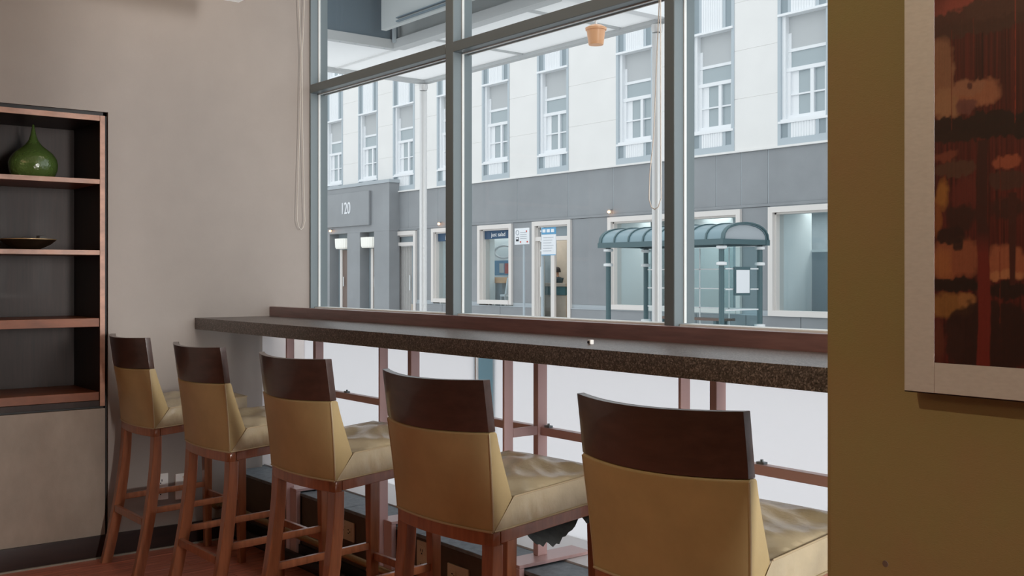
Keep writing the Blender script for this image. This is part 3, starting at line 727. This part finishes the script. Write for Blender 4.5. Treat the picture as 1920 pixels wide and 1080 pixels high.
# a window bay, built once and copied
def window_bay():
    f = MB(); W = WW
    f.box(0, 0.075, -0.012, 0.4, 3.81, 7.40); f.box(W - 0.075, W, -0.012, 0.4, 3.81, 7.40)
    f.box(0.075, W - 0.075, -0.012, 0.4, 3.81, 3.945)
    win_ = f.build('window', M['wtrim'], None)
    def k(n, m_, mb): o = mb.build(n, m_, None); o.parent = win_; return o
    k('sill', M['wwhite'], MB().box(0.02, W - 0.02, -0.03, 0.3, 4.235, 4.28).box(0.075, W - 0.075, -0.018, 0.3, 4.28, 4.315))
    k('lintel', M['wwhite'], MB().box(0.02, W - 0.02, -0.05, 0.3, 6.325, 6.37))
    def spandrel(z0, z1):
        k('spandrel', M['wdark'], MB().box(0.075, W - 0.075, 0.012, 0.3, z0, z1))
        k('strip', M['wtrim'], MB().box(0.235, 0.31, 0.0, 0.06, z0, z1).box(W - 0.31, W - 0.235, 0.0, 0.06, z0, z1).box(0.075, W - 0.075, 0.004, 0.06, z0, z0 + 0.015))['kind'] = 'stuff'
        rb = MB(); x = 0.312
        while x < W - 0.33: rb.box(x, x + 0.048, -0.004, 0.06, z0, z1); rb.box(x + 0.048, x + 0.062, 0.004, 0.06, z0, z1); x += 0.062
        k('ribs', M['wwhite'], rb)['kind'] = 'stuff'
    spandrel(3.945, 4.235); spandrel(6.375, 7.40)
    s_ = MB(); y = 0.085
    s_.box(0.075, 0.155, y - 0.05, y + 0.09, 4.315, 6.325)
    s_.box(0.155, 0.235, y, y + 0.06, 4.315, 5.24); s_.box(W - 0.165, W - 0.085, y, y + 0.06, 4.315, 5.24)
    s_.box(0.235, W - 0.165, y, y + 0.06, 4.315, 4.395)
    s_.box(0.155, W - 0.085, y - 0.012, y + 0.06, 5.24, 5.315)
    s_.box(0.155, 0.225, y + 0.04, y + 0.09, 5.315, 6.0); s_.box(0.155, W - 0.085, y + 0.03, y + 0.09, 5.63, 5.69)
    s_.box(0.695, 0.775, y, y + 0.06, 4.395, 5.24)
    s_.box(0.235, 0.695, y + 0.01, y + 0.05, 4.775, 4.805); s_.box(0.775, W - 0.165, y + 0.01, y + 0.05, 4.775, 4.805)
    k('sash', M['wwhite'], s_)
    k('blind', M['wblind'], MB().box(0.155, W - 0.085, y + 0.06, y + 0.08, 5.69, 6.325))
    for a, b, c, d_ in ((0.235, 0.695, 4.395, 4.775), (0.775, W - 0.165, 4.395, 4.775), (0.235, 0.695, 4.805, 5.24), (0.775, W - 0.165, 4.805, 5.24), (0.225, W - 0.085, 5.315, 5.63)):
        k('pane', M['wpane'], MB().box(a, b, y + 0.055, y + 0.07, c, d_))
    k('curtain', M['wwhite'], MB().box(0.235, 0.40, y + 0.045, y + 0.054, 4.395, 5.24))
    return win_
w0 = window_bay()
for i, x in enumerate(WL):
    for lv in (0, 1):
        o = w0 if (i == 0 and lv == 0) else copy_tree(w0)
        o.parent = bd; o.location = Vector((x, FY, 3.46 * lv)) - Vector(bd['_o'])
MB().box(-42, -6, FY - 0.1, FY + 0.9, TOP, TOP + 0.5).build('cornice', M['limestone'], bd)
# grey granite base
OP = [(-27.56, -26.14, GZ, 2.60), (-25.32, -23.70, 0.53, 2.62), (-23.10, -21.62, 0.53, 2.62), (-20.78, -19.32, GZ, 2.63), (-18.02, -14.12, 0.50, 2.62), (-13.42, -9.6, 0.48, 2.62)]
MB().box(-28.0, -6, FY + 0.008, FY + 0.5, 2.62, 3.80).build('backing', M['basejoint'], bd)
bj = [-28.0, -26.6, -25.05, -23.41, -21.43, -19.46, -17.88, -16.3, -14.80, -14.13, -13.46, -12.0, -10.5, -9.0, -7.5, -6.0]
for a, b in zip(bj, bj[1:]):
    MB().box(a + 0.008, b - 0.008, FY, FY + 0.04, 2.70, 3.765).build('stone_panel', M['basestone'], bd, bevel=0.004, seg=1)
MB().box(-28.0, -6, FY - 0.05, FY + 0.5, 3.77, 3.81).build('coping', M['limestone'], bd)
MB().box(-28.0, -6, FY - 0.02, FY + 0.1, 2.645, 2.70).build('string_course', M['basestone'], bd)
segs = []; x = -28.0
for a, b, z0, z1 in OP: segs.append((x, a)); x = b
segs.append((x, -6))
for a, b in segs:
    n = max(1, round((b - a) / 1.1)); w_ = (b - a) / n
    MB().box(a, b, FY + 0.008, FY + 0.25, GZ, 2.645).build('backing', M['basejoint'], bd)
    for i in range(n):
        MB().box(a + i * w_ + 0.006, a + (i + 1) * w_ - 0.006, FY, FY + 0.04, 0.585, 2.64).build('stone_panel', M['basestone'], bd, bevel=0.004, seg=1)
for a, b in [(-28.0, -27.56), (-26.14, -20.78), (-19.32, -6)]:
    n = max(1, round((b - a) / 1.35)); w_ = (b - a) / n
    for i in range(n):
        MB().box(a + i * w_ + 0.006, a + (i + 1) * w_ - 0.006, FY - 0.03, FY + 0.06, GZ, 0.475).build('plinth_block', M['basestone'], bd, bevel=0.004, seg=1)
    MB().box(a, b, FY - 0.04, FY + 0.05, 0.475, 0.495).build('plinth_ledge', M['basejoint'], bd)
# shop interior shell
MB().box(-28, -6, 19.4, 19.5, GZ, 2.7).build('shop_wall', M['shopback'], bd)
MB().box(-28, -6, FY + 0.1, 19.5, 2.66, 2.72).build('shop_ceiling', M['shopwhite'], bd)
MB().box(-28, -6, FY + 0.5, 19.5, GZ, GZ + 0.02).build('shop_floor', M['shopbeige'], bd)
def shop_frame(x0, x1, z0, z1, fw=0.11, sill=True):
    f = MB()
    f.box(x0, x0 + fw, FY - 0.06, FY + 0.25, z0, z1).box(x1 - fw, x1, FY - 0.06, FY + 0.25, z0, z1)
    f.box(x0 + fw, x1 - fw, FY - 0.06, FY + 0.25, z1 - fw, z1)
    if sill: f.box(x0 + fw, x1 - fw, FY - 0.08, FY + 0.25, z0, z0 + fw)
    i_ = 0.035
    f.box(x0 + fw, x0 + fw + i_, FY + 0.02, FY + 0.25, z0, z1 - fw).box(x1 - fw - i_, x1 - fw, FY + 0.02, FY + 0.25, z0, z1 - fw).box(x0 + fw, x1 - fw, FY + 0.02, FY + 0.25, z1 - fw - i_, z1 - fw)
    return f.build('shop_window' if sill else 'shop_door', M['cream'], bd)
def pane(x0, x1, z0, z1, par, y=FY + 0.12):
    o = MB().box(x0, x1, y, y + 0.012, z0, z1).build('pane', M['shop_glass'], bd); o.parent = par; return o
def reveal(x0, d, z0, z1, par, m='shopwhite'):
    o = MB().box(x0 - 0.05, x0, FY + 0.25, FY + 0.25 + d, z0, z1).build('reveal', M[m], bd); o.parent = par; return o
for x0, x1, z0, z1 in (OP[1], OP[2]):
    f = shop_frame(x0, x1, z0, z1); pane(x0 + 0.11, x1 - 0.11, z0 + 0.11, z1 - 0.11, f); reveal(x0 + 0.11, 0.20, z0, z1, f)
    bnd = MB().box(x0 + 0.15, x1 - 0.14, FY + 0.085, FY + 0.115, 2.255, 2.475).build('sign_band', M['navy'], bd); bnd.parent = f
    tx = text_mesh('just salad', 'lettering', 0.155, M['signwhite'], bd, ((x0 + x1) / 2 + 0.02, FY + 0.078, 2.365), 0.004, xscale=1.08); tx.parent = f
    o = MB().box(x0 - 1.6, x1 - 0.6, FY + 1.35, FY + 1.40, GZ, 2.62).build('display_back', M['shopwhite'], bd); o.parent = f
f = shop_frame(*OP[4]); pane(OP[4][0] + 0.11, OP[4][1] - 0.11, OP[4][2] + 0.11, OP[4][3] - 0.11, f)
reveal(OP[4][0] + 0.11, 1.0, 0.4, 2.62, f)
o = MB().box(-16.05, -15.95, FY + 0.3, FY + 1.9, 0.4, 2.62).build('partition', M['shopwhite'], bd); o.parent = f
f = shop_frame(*OP[5]); pane(OP[5][0] + 0.11, OP[5][1] - 0.11, OP[5][2] + 0.11, OP[5][3] - 0.11, f); reveal(OP[5][0] + 0.11, 0.95, 0.4, 2.62, f)
o = MB().box(-13.3, -7, FY + 1.2, FY + 1.25, GZ, 1.75).build('partition', M['wdark'], bd); o.parent = f
o = MB().box(-13.3, -7, FY + 1.19, FY + 1.26, 1.75, 1.80).build('ledge', M['shopwhite'], bd); o.parent = f
# door with the striped blind
x0, x1, z0, z1 = OP[0]
f = shop_frame(x0, x1, z0, z1, 0.12, False)
o = MB().box(x0 + 0.12, x1 - 0.12, FY - 0.03, FY + 0.2, 2.17, 2.27).build('transom_bar', M['cream'], bd); o.parent = f
o = MB().box(x0 + 0.17, x1 - 0.17, FY + 0.10, FY + 0.13, 2.27, 2.44).build('fanlight', M['wdark'], bd); o.parent = f
sm = MB(); x = x0 + 0.16
while x < x1 - 0.42: sm.box(x, x + 0.05, FY + 0.10, FY + 0.13, GZ, 2.16); sm.box(x + 0.05, x + 0.085, FY + 0.115, FY + 0.13, GZ, 2.16); x += 0.085
o = sm.build('vertical_blind', M['stripe'], bd); o.parent = f; o['kind'] = 'stuff'
o = MB().box(x1 - 0.42, x1 - 0.16, FY + 0.10, FY + 0.12, GZ, 2.16).build('door_leaf', M['wdark'], bd); o.parent = f
o = MB().tube([(x1 - 0.46, FY + 0.05, 1.30), (x1 - 0.46, FY + 0.05, 0.85)], 0.018).build('door_handle', M['white_metal'], bd); o.parent = f
o = MB().box(x1 - 0.40, x1 - 0.22, FY + 0.06, FY + 0.10, 0.02, 0.45).build('notice', M['shopbeige'], bd); o.parent = f
# open shop door with someone inside
x0, x1, z0, z1 = OP[3]
f = shop_frame(x0, x1, z0, z1, 0.11, False)
o = MB().box(x0 + 0.11, x1 - 0.11, FY - 0.03, FY + 0.2, 2.145, 2.245).build('transom_bar', M['cream'], bd); o.parent = f
o = MB().box(x0 + 0.15, x1 - 0.15, FY + 0.10, FY + 0.13, 2.245, 2.50).build('fanlight', M['wdark'], bd); o.parent = f
o = MB().box(x0 + 0.11, x0 + 0.17, FY + 0.06, FY + 0.12, GZ, 2.14).box(x0 + 0.60, x0 + 0.74, FY + 0.06, FY + 0.12, GZ, 2.14).build('door_stile', M['cream'], bd); o.parent = f
o = MB().tube([(x0 + 0.30, FY + 0.0, 1.50), (x0 + 0.30, FY + 0.0, 0.75)], 0.022).build('door_handle', M['white_metal'], bd); o.parent = f
pane(x0 + 0.17, x0 + 0.60, GZ, 2.14, f)
MB().box(-22.4, -19.4, 19.15, 19.2, GZ, 2.64).build('shop_wall', M['shopbeige'], bd)
MB().box(-19.40, -19.32, FY + 0.3, 19.0, GZ, 2.64).build('shop_wall', M['shopbeige'], bd)
# counter and person inside
kc = empty('shop_counter', (-21.0, 17.9, GZ)); tag(kc, 'beige and teal service counter inside the shop doorway', 'counter')
MB().box(-21.9, -20.4, 17.75, 18.1, GZ, 0.78).build('base', M['shopbeige'], kc)
MB().box(-21.9, -20.4, 17.72, 18.1, 0.785, 1.00).build('front_panel', M['teal_box'], kc)
MB().box(-21.95, -20.35, 17.68, 18.12, 1.005, 1.09).build('worktop', M['shopbeige'], kc)
def skin_body(name, joints_, edges_, mats, parent=None):
    me = bpy.data.meshes.new(name); me.from_pydata([j[:3] for j in joints_], edges_, []); o = bpy.data.objects.new(name, me); col.objects.link(o)
    md = o.modifiers.new('skin', 'SKIN'); md.use_smooth_shade = True
    for sv, j in zip(me.skin_vertices[0].data, joints_): sv.radius = (j[3], j[4] if len(j) > 4 else j[3])
    me.skin_vertices[0].data[0].use_root = True
    s2 = o.modifiers.new('sub', 'SUBSURF'); s2.levels = 1; s2.render_levels = 1
    dg = bpy.context.evaluated_depsgraph_get(); m2 = bpy.data.meshes.new_from_object(o.evaluated_get(dg)); bpy.data.objects.remove(o)
    for mm in mats: m2.materials.append(mm)
    q = bpy.data.objects.new(name, m2); col.objects.link(q); q.parent = parent; return q
H = 1.62
J = [(0, 0, 0.90, .13, .10), (0, 0, 1.08, .125, .09), (-.03, 0, 1.28, .15, .095), (-.05, 0, 1.36, .06), (-.075, 0, 1.42, .048), (-.10, 0, 1.485, .078, .088), (-.105, 0, 1.55, .072, .085), (-.10, 0, 1.60, .04),
     (-.03, -.17, 1.31, .062), (-.10, -.22, 1.10, .045), (-.29, -.15, 1.12, .034), (-.36, -.13, 1.13, .026),
     (-.03, .17, 1.31, .062), (-.10, .22, 1.10, .045), (-.29, .13, 1.12, .034), (-.36, .11, 1.13, .026),
     (0, -.09, 0.82, .095), (0.01, -.10, 0.47, .06), (0.02, -.10, 0.08, .045), (-.12, -.11, 0.03, .032),
     (0, .09, 0.82, .095), (0.01, .10, 0.47, .06), (0.02, .10, 0.08, .045), (-.12, .11, 0.03, .032)]
Ed = [(0, 1), (1, 2), (2, 3), (3, 4), (4, 5), (5, 6), (6, 7), (2, 8), (8, 9), (9, 10), (10, 11), (2, 12), (12, 13), (13, 14), (14, 15), (0, 16), (16, 17), (17, 18), (18, 19), (0, 20), (20, 21), (21, 22), (22, 23)]
pe = empty('person', (-21.46, 18.45, GZ + 0.02), R(25), world_coords=False)
tag(pe, 'person with short black hair and dark top leaning over the shop counter', 'person')
bdy = skin_body('body', J, Ed, [M['skin'], M['shirt'], M['trouser']], pe)
for p in bdy.data.polygons:
    c = p.center; arm_end = c.x < -0.20
    p.material_index = 2 if c.z < 0.93 else (0 if (c.z > 1.385 or arm_end) else 1)
hm = MB(); rings = []
for k in range(7):
    a = k / 6; z = 1.50 + 0.145 * math.sin(a * math.pi / 2); r = 0.112 * math.cos(a * math.pi / 2) ** 0.6 + 0.002
    rings.append([(-.085 + r * 1.0 * math.cos(t * math.pi / 8) * (0.80 if math.cos(t * math.pi / 8) < 0 else 1.0), r * 0.92 * math.sin(t * math.pi / 8), z + (0.045 if math.cos(t * math.pi / 8) < -0.3 and k < 3 else 0)) for t in range(16)])
hm.loft(rings); hm.build('hair', M['hair'], pe, smooth=R(60))
fm = MB().loft([[(-.178, -.012, 1.475), (-.178, .012, 1.475), (-.170, .010, 1.515), (-.170, -.010, 1.515)], [(-.200, -.006, 1.480), (-.200, .006, 1.480), (-.172, .005, 1.514), (-.172, -.005, 1.514)]])
fm.build('nose', M['skin'], pe)
for s in (-1, 1): MB().lathe([(0, -.008), (.008, 0), (0, .008)], c=(-.176, s * .032, 1.528), n=8).build('eye', M['hair'], pe)
# salad-shop window display
rg = MB().tube([(-23.20 + 0.40 * math.cos(a * math.pi / 24), 17.93, 1.935 + 0.17 * math.sin(a * math.pi / 24)) for a in range(48)], 0.030, 8, closed=True).build('ring_sign', M['wwhite'], smooth=R(60))
tag(rg, 'white oval ring hanging in the shop window under the navy sign', 'sign')
ps = empty('poster', (-23.27, 17.92, 1.3)); tag(ps, 'pale blue poster with a red figure patch in the shop window', 'poster')
MB().box(-23.64, -22.90, 17.915, 17.93, 1.29, 1.70).build('sheet', M['signblue'], ps)
MB().box(-23.38, -23.18, 17.908, 17.914, 1.36, 1.62).build('patch', M['shopwhite'], ps); MB().box(-23.14, -22.98, 17.908, 17.914, 1.34, 1.62).build('patch', M['signred'], ps)
tb = empty('table', (-23.1, 17.65, GZ)); tag(tb, 'small orange topped table standing in the shop window', 'table')
MB().box(-23.34, -22.62, 17.5, 17.85, 1.08, 1.24).build('top', M['orange'], tb, bevel=0.02)
MB().box(-23.16, -22.86, 17.6, 17.75, GZ, 1.08).build('pedestal', M['wdark'], tb)
for k, x in enumerate((-23.50, -22.56)):
    ch = empty('chair', (x, 17.55, GZ)); tag(ch, ('white slanted chair left of the orange shop table', 'white slanted chair right of the orange shop table')[k], 'chair', 'chairs in the shop window')
    s = 1 if k == 0 else -1
    MB().tube([(x - s * 0.10, 17.5, 1.22), (x, 17.5, 0.78)], 0.03).tube([(x - s * 0.10, 17.62, 1.22), (x, 17.62, 0.78)], 0.03).build('backrest', M['wwhite'], ch)
    MB().box(min(x, x + s * 0.2), max(x, x + s * 0.2), 17.46, 17.66, 0.72, 0.78).build('seat', M['wwhite'], ch)
    for dx in (0.01, 0.19):
        for dy in (17.48, 17.64): MB().tube([(x + s * dx, dy, 0.72), (x + s * dx, dy, GZ)], 0.014).build('leg', M['wwhite'], ch)
# entrance portal with the number
PYF = 16.6
po = empty('entrance_portal', (-30, PYF, GZ)); tag(po, 'grey stone entrance portal carrying the number 120', 'portal')
MB().box(-33.6, -27.1, PYF + 0.05, FY + 0.02, 2.62, 4.05).build('lintel', M['basestone'], po)
MB().box(-33.65, -27.06, PYF + 0.02, FY + 0.02, 4.05, 4.15).build('coping', M['basejoint'], po)
sg = MB().box(-32.2, -28.15, PYF - 0.03, PYF + 0.045, 2.83, 3.87).build('sign_slab', M['basestone'], po, bevel=0.01)
text_mesh('120', 'number', 0.52, M['signwhite'], po, (-29.55, PYF - 0.036, 3.38), 0.01, xscale=0.78).parent = sg
for x0, x1 in ((-33.6, -30.75), (-29.62, -28.82), (-27.98, -27.1)):
    n = max(1, round((x1 - x0) / 1.0)); w_ = (x1 - x0) / n
    for i in range(n): MB().box(x0 + i * w_ + 0.006, x0 + (i + 1) * w_ - 0.006, PYF + 0.05, FY + 0.02, GZ, 2.62).build('stone_panel', M['basestone'], po, bevel=0.004, seg=1)
for x0, x1 in ((-30.75, -29.62), (-28.82, -27.98)):
    MB().box(x0, x1, FY - 0.02, FY + 0.02, GZ, 2.62).build('recess', M['wdark'], po)
    d_ = MB().box(x0 + 0.38, x1 - 0.03, FY - 0.12, FY - 0.03, 0.25, 2.10).build('door', M['bronze'], po, bevel=0.01)
    q = MB().box(x0 + 0.34, x0 + 0.46, FY - 0.16, FY - 0.03, 0.25, 2.12).box(x0 + 0.3, x1, FY - 0.18, FY - 0.03, 0.18, 0.25).build('door_trim', M['cream'], po); q.parent = d_
    q = MB().tube([(x0 + 0.56, FY - 0.16, 1.25), (x0 + 0.56, FY - 0.16, 0.95)], 0.02).build('door_handle', M['white_metal'], po); q.parent = d_
for i, x in enumerate((-30.03, -28.40)):
    lt = MB(); n = 40; prof_r = [(0.30, 0), (0.34, 0.05), (0.36, 0.32)]
    for a in range(1): pass
    rings = [[(x + r * (1 + (0.05 if k % 2 else 0)) * math.cos(2 * math.pi * k / n), PYF + 0.12 + 0.5 * r * (1 + (0.05 if k % 2 else 0)) * math.sin(2 * math.pi * k / n), 2.14 + z) for k in range(n)] for r, z in prof_r]
    lt.loft(rings); o = lt.build('wall_lantern', M['lantern'])
    tag(o, ('fluted white lantern in the left recess below the number sign', 'fluted white lantern in the right recess below the number sign')[i], 'lantern', 'lanterns on the entrance portal')
for i, (x, y, z, lb) in enumerate(((-30.55, PYF - 0.02, 2.72, 'tiny glowing orange wall lamp under the number sign'), (-24.88, 16.93, 2.74, 'tiny glowing orange wall lamp beside the silver post'), (-17.93, 16.93, 2.745, 'tiny glowing orange wall lamp above the bus shelter'))):
    o = empty('wall_lamp', (x, y, z)); tag(o, lb, 'lamp', 'orange lamps on the grey stone')
    MB().box(x - 0.05, x + 0.05, y - 0.02, y + 0.04, z + 0.03, z + 0.06).build('hood', M['basestone'], o)
    MB().lathe([(0, -0.035), (0.035, -0.015), (0.035, 0.02), (0, 0.03)], c=(x, y - 0.02, z), n=12).build('bulb', M['warmlamp'], o)

# ------------------------------------------------------------------ glass canopy on silver posts outside the window
cp = empty('entrance_canopy', (-6.2, 4.0, GZ)); tag(cp, 'white panelled canopy with slate coffer on two silver posts outside the window', 'canopy')
for x in (-7.59, -4.85):
    MB().lathe([(0.032, 0), (0.032, 2.97)], c=(x, 5.0, GZ), n=16).build('post', M['silver'], cp, smooth=R(50))
    o = MB().lathe([(0.032, 0), (0.038, 0.02), (0.038, 0.05)], c=(x, 5.0, GZ + 2.98), n=12).build('post_cap', M['silver'], cp, smooth=R(40))
CZ = 2.92
for a, b in ((-7.60, -6.252), (-6.248, -5.202), (-5.198, -4.80)):
    MB().box(a + 0.03, b - 0.03, 4.17, 5.00, CZ, CZ + 0.02).build('panel', M['canopy'], cp)
for a, b in ((2.85, 4.16),):
    MB().box(-7.57, -6.66, a, b, CZ, CZ + 0.02).build('panel', M['canopy'], cp)
MB().box(-7.66, -4.76, 5.0, 5.06, CZ - 0.025, CZ + 0.03).build('beam', M['canopy_beam'], cp)
MB().box(-7.66, -7.58, 2.80, 5.0, CZ - 0.025, CZ + 0.03).build('beam', M['canopy_beam'], cp)
MB().box(-4.84, -4.76, 2.80, 5.0, CZ - 0.01, CZ + 0.11).build('beam', M['wwhite'], cp)
for x in (-6.25, -5.2): MB().box(x - 0.012, x + 0.012, 4.17, 5.0, CZ - 0.006, CZ + 0.03).build('bar', M['canopy_beam'], cp)
MB().box(-7.58, -6.66, 4.15, 4.18, CZ - 0.004, CZ + 0.03).build('bar', M['canopy'], cp)
# coffer
MB().box(-6.66, -6.62, 2.80, 4.18, CZ, 3.75).build('coffer_side', M['coffer_dark'], cp)
MB().box(-6.62, -4.84, 4.14, 4.18, CZ, 3.75).build('coffer_side', M['coffer_grey'], cp)
MB().box(-6.66, -6.60, 2.80, 4.14, CZ - 0.02, CZ + 0.045).build('coffer_rim', M['canopy_beam'], cp)
MB().box(-6.60, -4.84, 4.09, 4.18, CZ - 0.02, CZ + 0.045).build('coffer_rim', M['canopy_beam'], cp)
MB().box(-6.66, -4.84, 2.80, 4.18, 3.75, 3.80).build('coffer_lid', M['coffer_grey'], cp)
MB().box(-6.42, -4.90, 3.88, 3.92, 2.972, 3.7).build('hanging_panel', M['coffer_grey'], cp)
MB().box(-6.2, -4.90, 3.86, 3.88, 2.985, 2.993).box(-6.2, -4.90, 3.86, 3.88, 3.01, 3.016).build('trim_line', M['coffer_dark'], cp)['kind'] = 'stuff'
MB().box(-6.585, -6.56, 4.07, 4.09, CZ + 0.02, 3.6).build('corner_strip', M['wtrim'], cp)
for k in range(5): MB().lathe([(0, 0), (0.007, 0.001), (0.007, 0.004), (0, 0.005)], c=(-6.63, 3.55 + k * 0.12, CZ - 0.0245), n=10).build('light_dot', M['wtrim'], cp)
# amber lamp hanging from the canopy
am_ = empty('amber_lamp', (-4.345, 4.0, 2.63)); tag(am_, 'small amber glass lamp hanging on a short stem by the canopy edge', 'lamp')
MB().lathe([(0.040, 0.0), (0.042, 0.005), (0.052, 0.080), (0.0, 0.081)], c=(-4.345, 4.0, 2.530), n=20).build('shade', M['amber'], am_, smooth=R(40))
MB().lathe([(0.058, 0), (0.060, 0.012), (0.035, 0.026), (0.012, 0.030)], c=(-4.345, 4.0, 2.611), n=20).build('cap', M['amber'], am_, smooth=R(40))
MB().tube([(-4.345, 4.0, 2.63), (-4.345, 4.0, 2.80), (-4.70, 4.0, 2.95), (-4.76, 4.0, 2.97)], 0.008).build('stem', M['silver'], am_)

# ------------------------------------------------------------------ bus shelter
bs = empty('bus_shelter', (-12.6, 13.5, GZ)); tag(bs, 'teal bus shelter with a ribbed barrel roof on the far pavement', 'bus shelter')
SX0, SX1, SY0, SY1 = -13.95, -11.13, 12.95, 14.03
def arc(x, off=0.0, n=12):
    return [(x, (SY0 + SY1) / 2 - math.cos(math.pi * k / n) * ((SY1 - SY0) / 2 + off), 1.84 + math.sin(math.pi * k / n) ** 0.8 * (0.27 + off)) for k in range(n + 1)]
m = MB(); A = arc(SX0); B = arc(SX1); A2 = arc(SX0, -0.02); B2 = arc(SX1, -0.02); n = len(A)
m.loft([A + A2[::-1], B + B2[::-1]]); m.build('roof', M['teal_roof'], bs, smooth=R(40))
for k in range(9):
    x = SX0 + (SX1 - SX0) * k / 8; e = 0.035 if k in (0, 8) else 0.016
    m = MB(); a = arc(x - e, 0.018); b = arc(x + e, 0.018); a2 = arc(x - e, -0.005); b2 = arc(x + e, -0.005)
    m.loft([a + a2[::-1], b + b2[::-1]]); m.build('roof_rib', M['teal'], bs, smooth=R(40))
for x in (SX0 + 0.02, SX1 - 0.02):
    a = arc(x, -0.03); m = MB(); m.loft([a, [(q[0] + 0.01, q[1], q[2]) for q in a]]); m.build('end_panel', M['signgrey'] if x < -12 else M['basejoint'], bs)
MB().box(SX0 - 0.03, SX1 + 0.03, SY0 - 0.04, SY0 + 0.05, 1.76, 1.85).build('gutter', M['teal'], bs)
MB().box(SX0 - 0.03, SX1 + 0.03, SY1 - 0.05, SY1 + 0.04, 1.76, 1.85).build('gutter', M['teal'], bs)
MB().box(SX0 - 0.02, SX0 + 0.05, SY0 + 0.051, SY1 - 0.051, 1.77, 1.85).build('end_beam', M['teal'], bs); MB().box(SX1 - 0.05, SX1 + 0.02, SY0 + 0.051, SY1 - 0.051, 1.77, 1.85).build('end_beam', M['teal'], bs)
for x in (-13.82, -11.22):
    for y in (13.02, 13.96):
        p_ = MB().lathe([(0.045, 0), (0.045, 1.91)], c=(x, y, GZ), n=14).build('post', M['teal'], bs, smooth=R(50))
        for z, r in ((1.72, 0.085), (1.46, 0.085), (0.45, 0.09)):
            q = MB().lathe([(0.05, -0.03), (r, -0.02), (r, 0.02), (0.05, 0.03)], c=(x, y, z), n=14).build('collar', M['white_metal'], bs, smooth=R(40)); q.parent = p_
# glass with its bars
MB().box(-13.75, -11.28, 13.95, 13.965, 0.35, 1.74).build('glass_panel', M['shelter_glass'], bs)
MB().box(-11.228, -11.213, 13.09, 13.90, 0.35, 1.74).build('glass_panel', M['shelter_glass'], bs)
for z in (0.72, 1.05, 1.38):
    MB().box(-13.75, -11.28, 13.935, 13.95, z - 0.01, z + 0.01).build('glass_bar', M['white_metal'], bs)
    MB().box(-11.213, -11.198, 13.09, 13.90, z - 0.01, z + 0.01).build('glass_bar', M['white_metal'], bs)
for x in (-13.2, -12.5, -11.85): MB().box(x - 0.008, x + 0.008, 13.935, 13.95, 0.35, 1.74).build('glass_bar', M['white_metal'], bs)
pb = MB().box(-11.185, -11.15, 13.26, 13.64, 0.95, 1.41).build('notice_board', M['teal'], bs, bevel=0.01)
q = MB().box(-11.152, -11.143, 13.29, 13.61, 0.99, 1.36).build('notice', M['signwhite'], bs); q.parent = pb
bn = empty('bench', (-12.2, 13.7, GZ)); tag(bn, 'dark slatted bench inside the bus shelter', 'bench')
for k in range(3): MB().box(-13.2, -11.6, 13.52 + k * 0.10, 13.60 + k * 0.10, 0.52, 0.56).build('slat', M['bronze'], bn)
for x in (-13.0, -11.8): MB().box(x - 0.03, x + 0.03, 13.52, 13.80, GZ, 0.519).build('leg', M['teal'], bn)

# ------------------------------------------------------------------ bus stop signs
s1 = empty('bus_stop_sign', (-16.24, 13.0, GZ)); tag(s1, 'white square bus stop plate with bus pictogram on a thin grey pole', 'sign')
MB().tube([(-16.22, 13.03, GZ), (-16.22, 13.03, 2.2)], 0.022).build('pole', M['wtrim'], s1)
pt_ = MB().box(-16.46, -16.01, 12.985, 13.0, 1.88, 2.20).build('plate', M['signwhite'], s1, bevel=0.004)
def on(par, m_, mb, nm='mark'): o = mb.build(nm, m_, s1); o.parent = par
on(pt_, M['signgrey'], MB().tube([(-16.37 + 0.045 * math.cos(a * math.pi / 8), 12.983, 2.115 + 0.045 * math.sin(a * math.pi / 8)) for a in range(16)], 0.006, 6, closed=True), 'ring_mark')
on(pt_, M['hole'], MB().box(-16.41, -16.33, 12.980, 12.986, 1.945, 2.025), 'bus_pictogram')
on(pt_, M['signwhite'], MB().box(-16.40, -16.34, 12.978, 12.981, 1.985, 2.015), 'bus_windscreen')
for x in (-16.27, -16.06): on(pt_, M['signred'], MB().box(x - 0.018, x + 0.018, 12.980, 12.986, 1.915, 1.945), 'red_mark')
on(pt_, M['signred'], MB().box(-16.10, -16.07, 12.980, 12.986, 2.12, 2.15), 'red_mark')
for k in range(4): on(pt_, M['signgrey'], MB().box(-16.28, -16.08, 12.981, 12.986, 2.11 - k * 0.04, 2.118 - k * 0.04), 'text_line')
s2 = empty('bus_stop_sign', (-15.66, 13.0, GZ)); tag(s2, 'tall white timetable board with a blue header on a thin grey pole', 'sign')
MB().tube([(-15.66, 13.03, GZ), (-15.66, 13.03, 2.2)], 0.026).build('pole', M['wtrim'], s2)
hd = MB().box(-15.63, -15.22, 12.985, 13.0, 2.055, 2.18).build('header', M['signblue'], s2); pn = MB().box(-15.63, -15.22, 12.985, 13.0, 1.67, 2.05).build('timetable', M['signwhite'], s2)
def on2(par, m_, mb, nm): o = mb.build(nm, m_, s2); o.parent = par
for k in range(3): on2(hd, M['signwhite'], MB().box(-15.60 + k * 0.125, -15.51 + k * 0.125, 12.980, 12.986, 2.09, 2.15), 'white_mark')
for k in range(6): on2(pn, M['signgrey'], MB().box(-15.58, -15.28 - 0.03 * (k % 3), 12.981, 12.986, 1.99 - k * 0.05, 1.996 - k * 0.05), 'text_line')
on2(pn, M['signblue'], MB().box(-15.63, -15.22, 12.982, 12.986, 1.655, 1.672), 'blue_edge')
for z in (2.12, 1.93, 1.75): MB().box(-15.69, -15.62, 13.0, 13.02, z - 0.015, z + 0.015).build('clamp', M['white_metal'], s2)
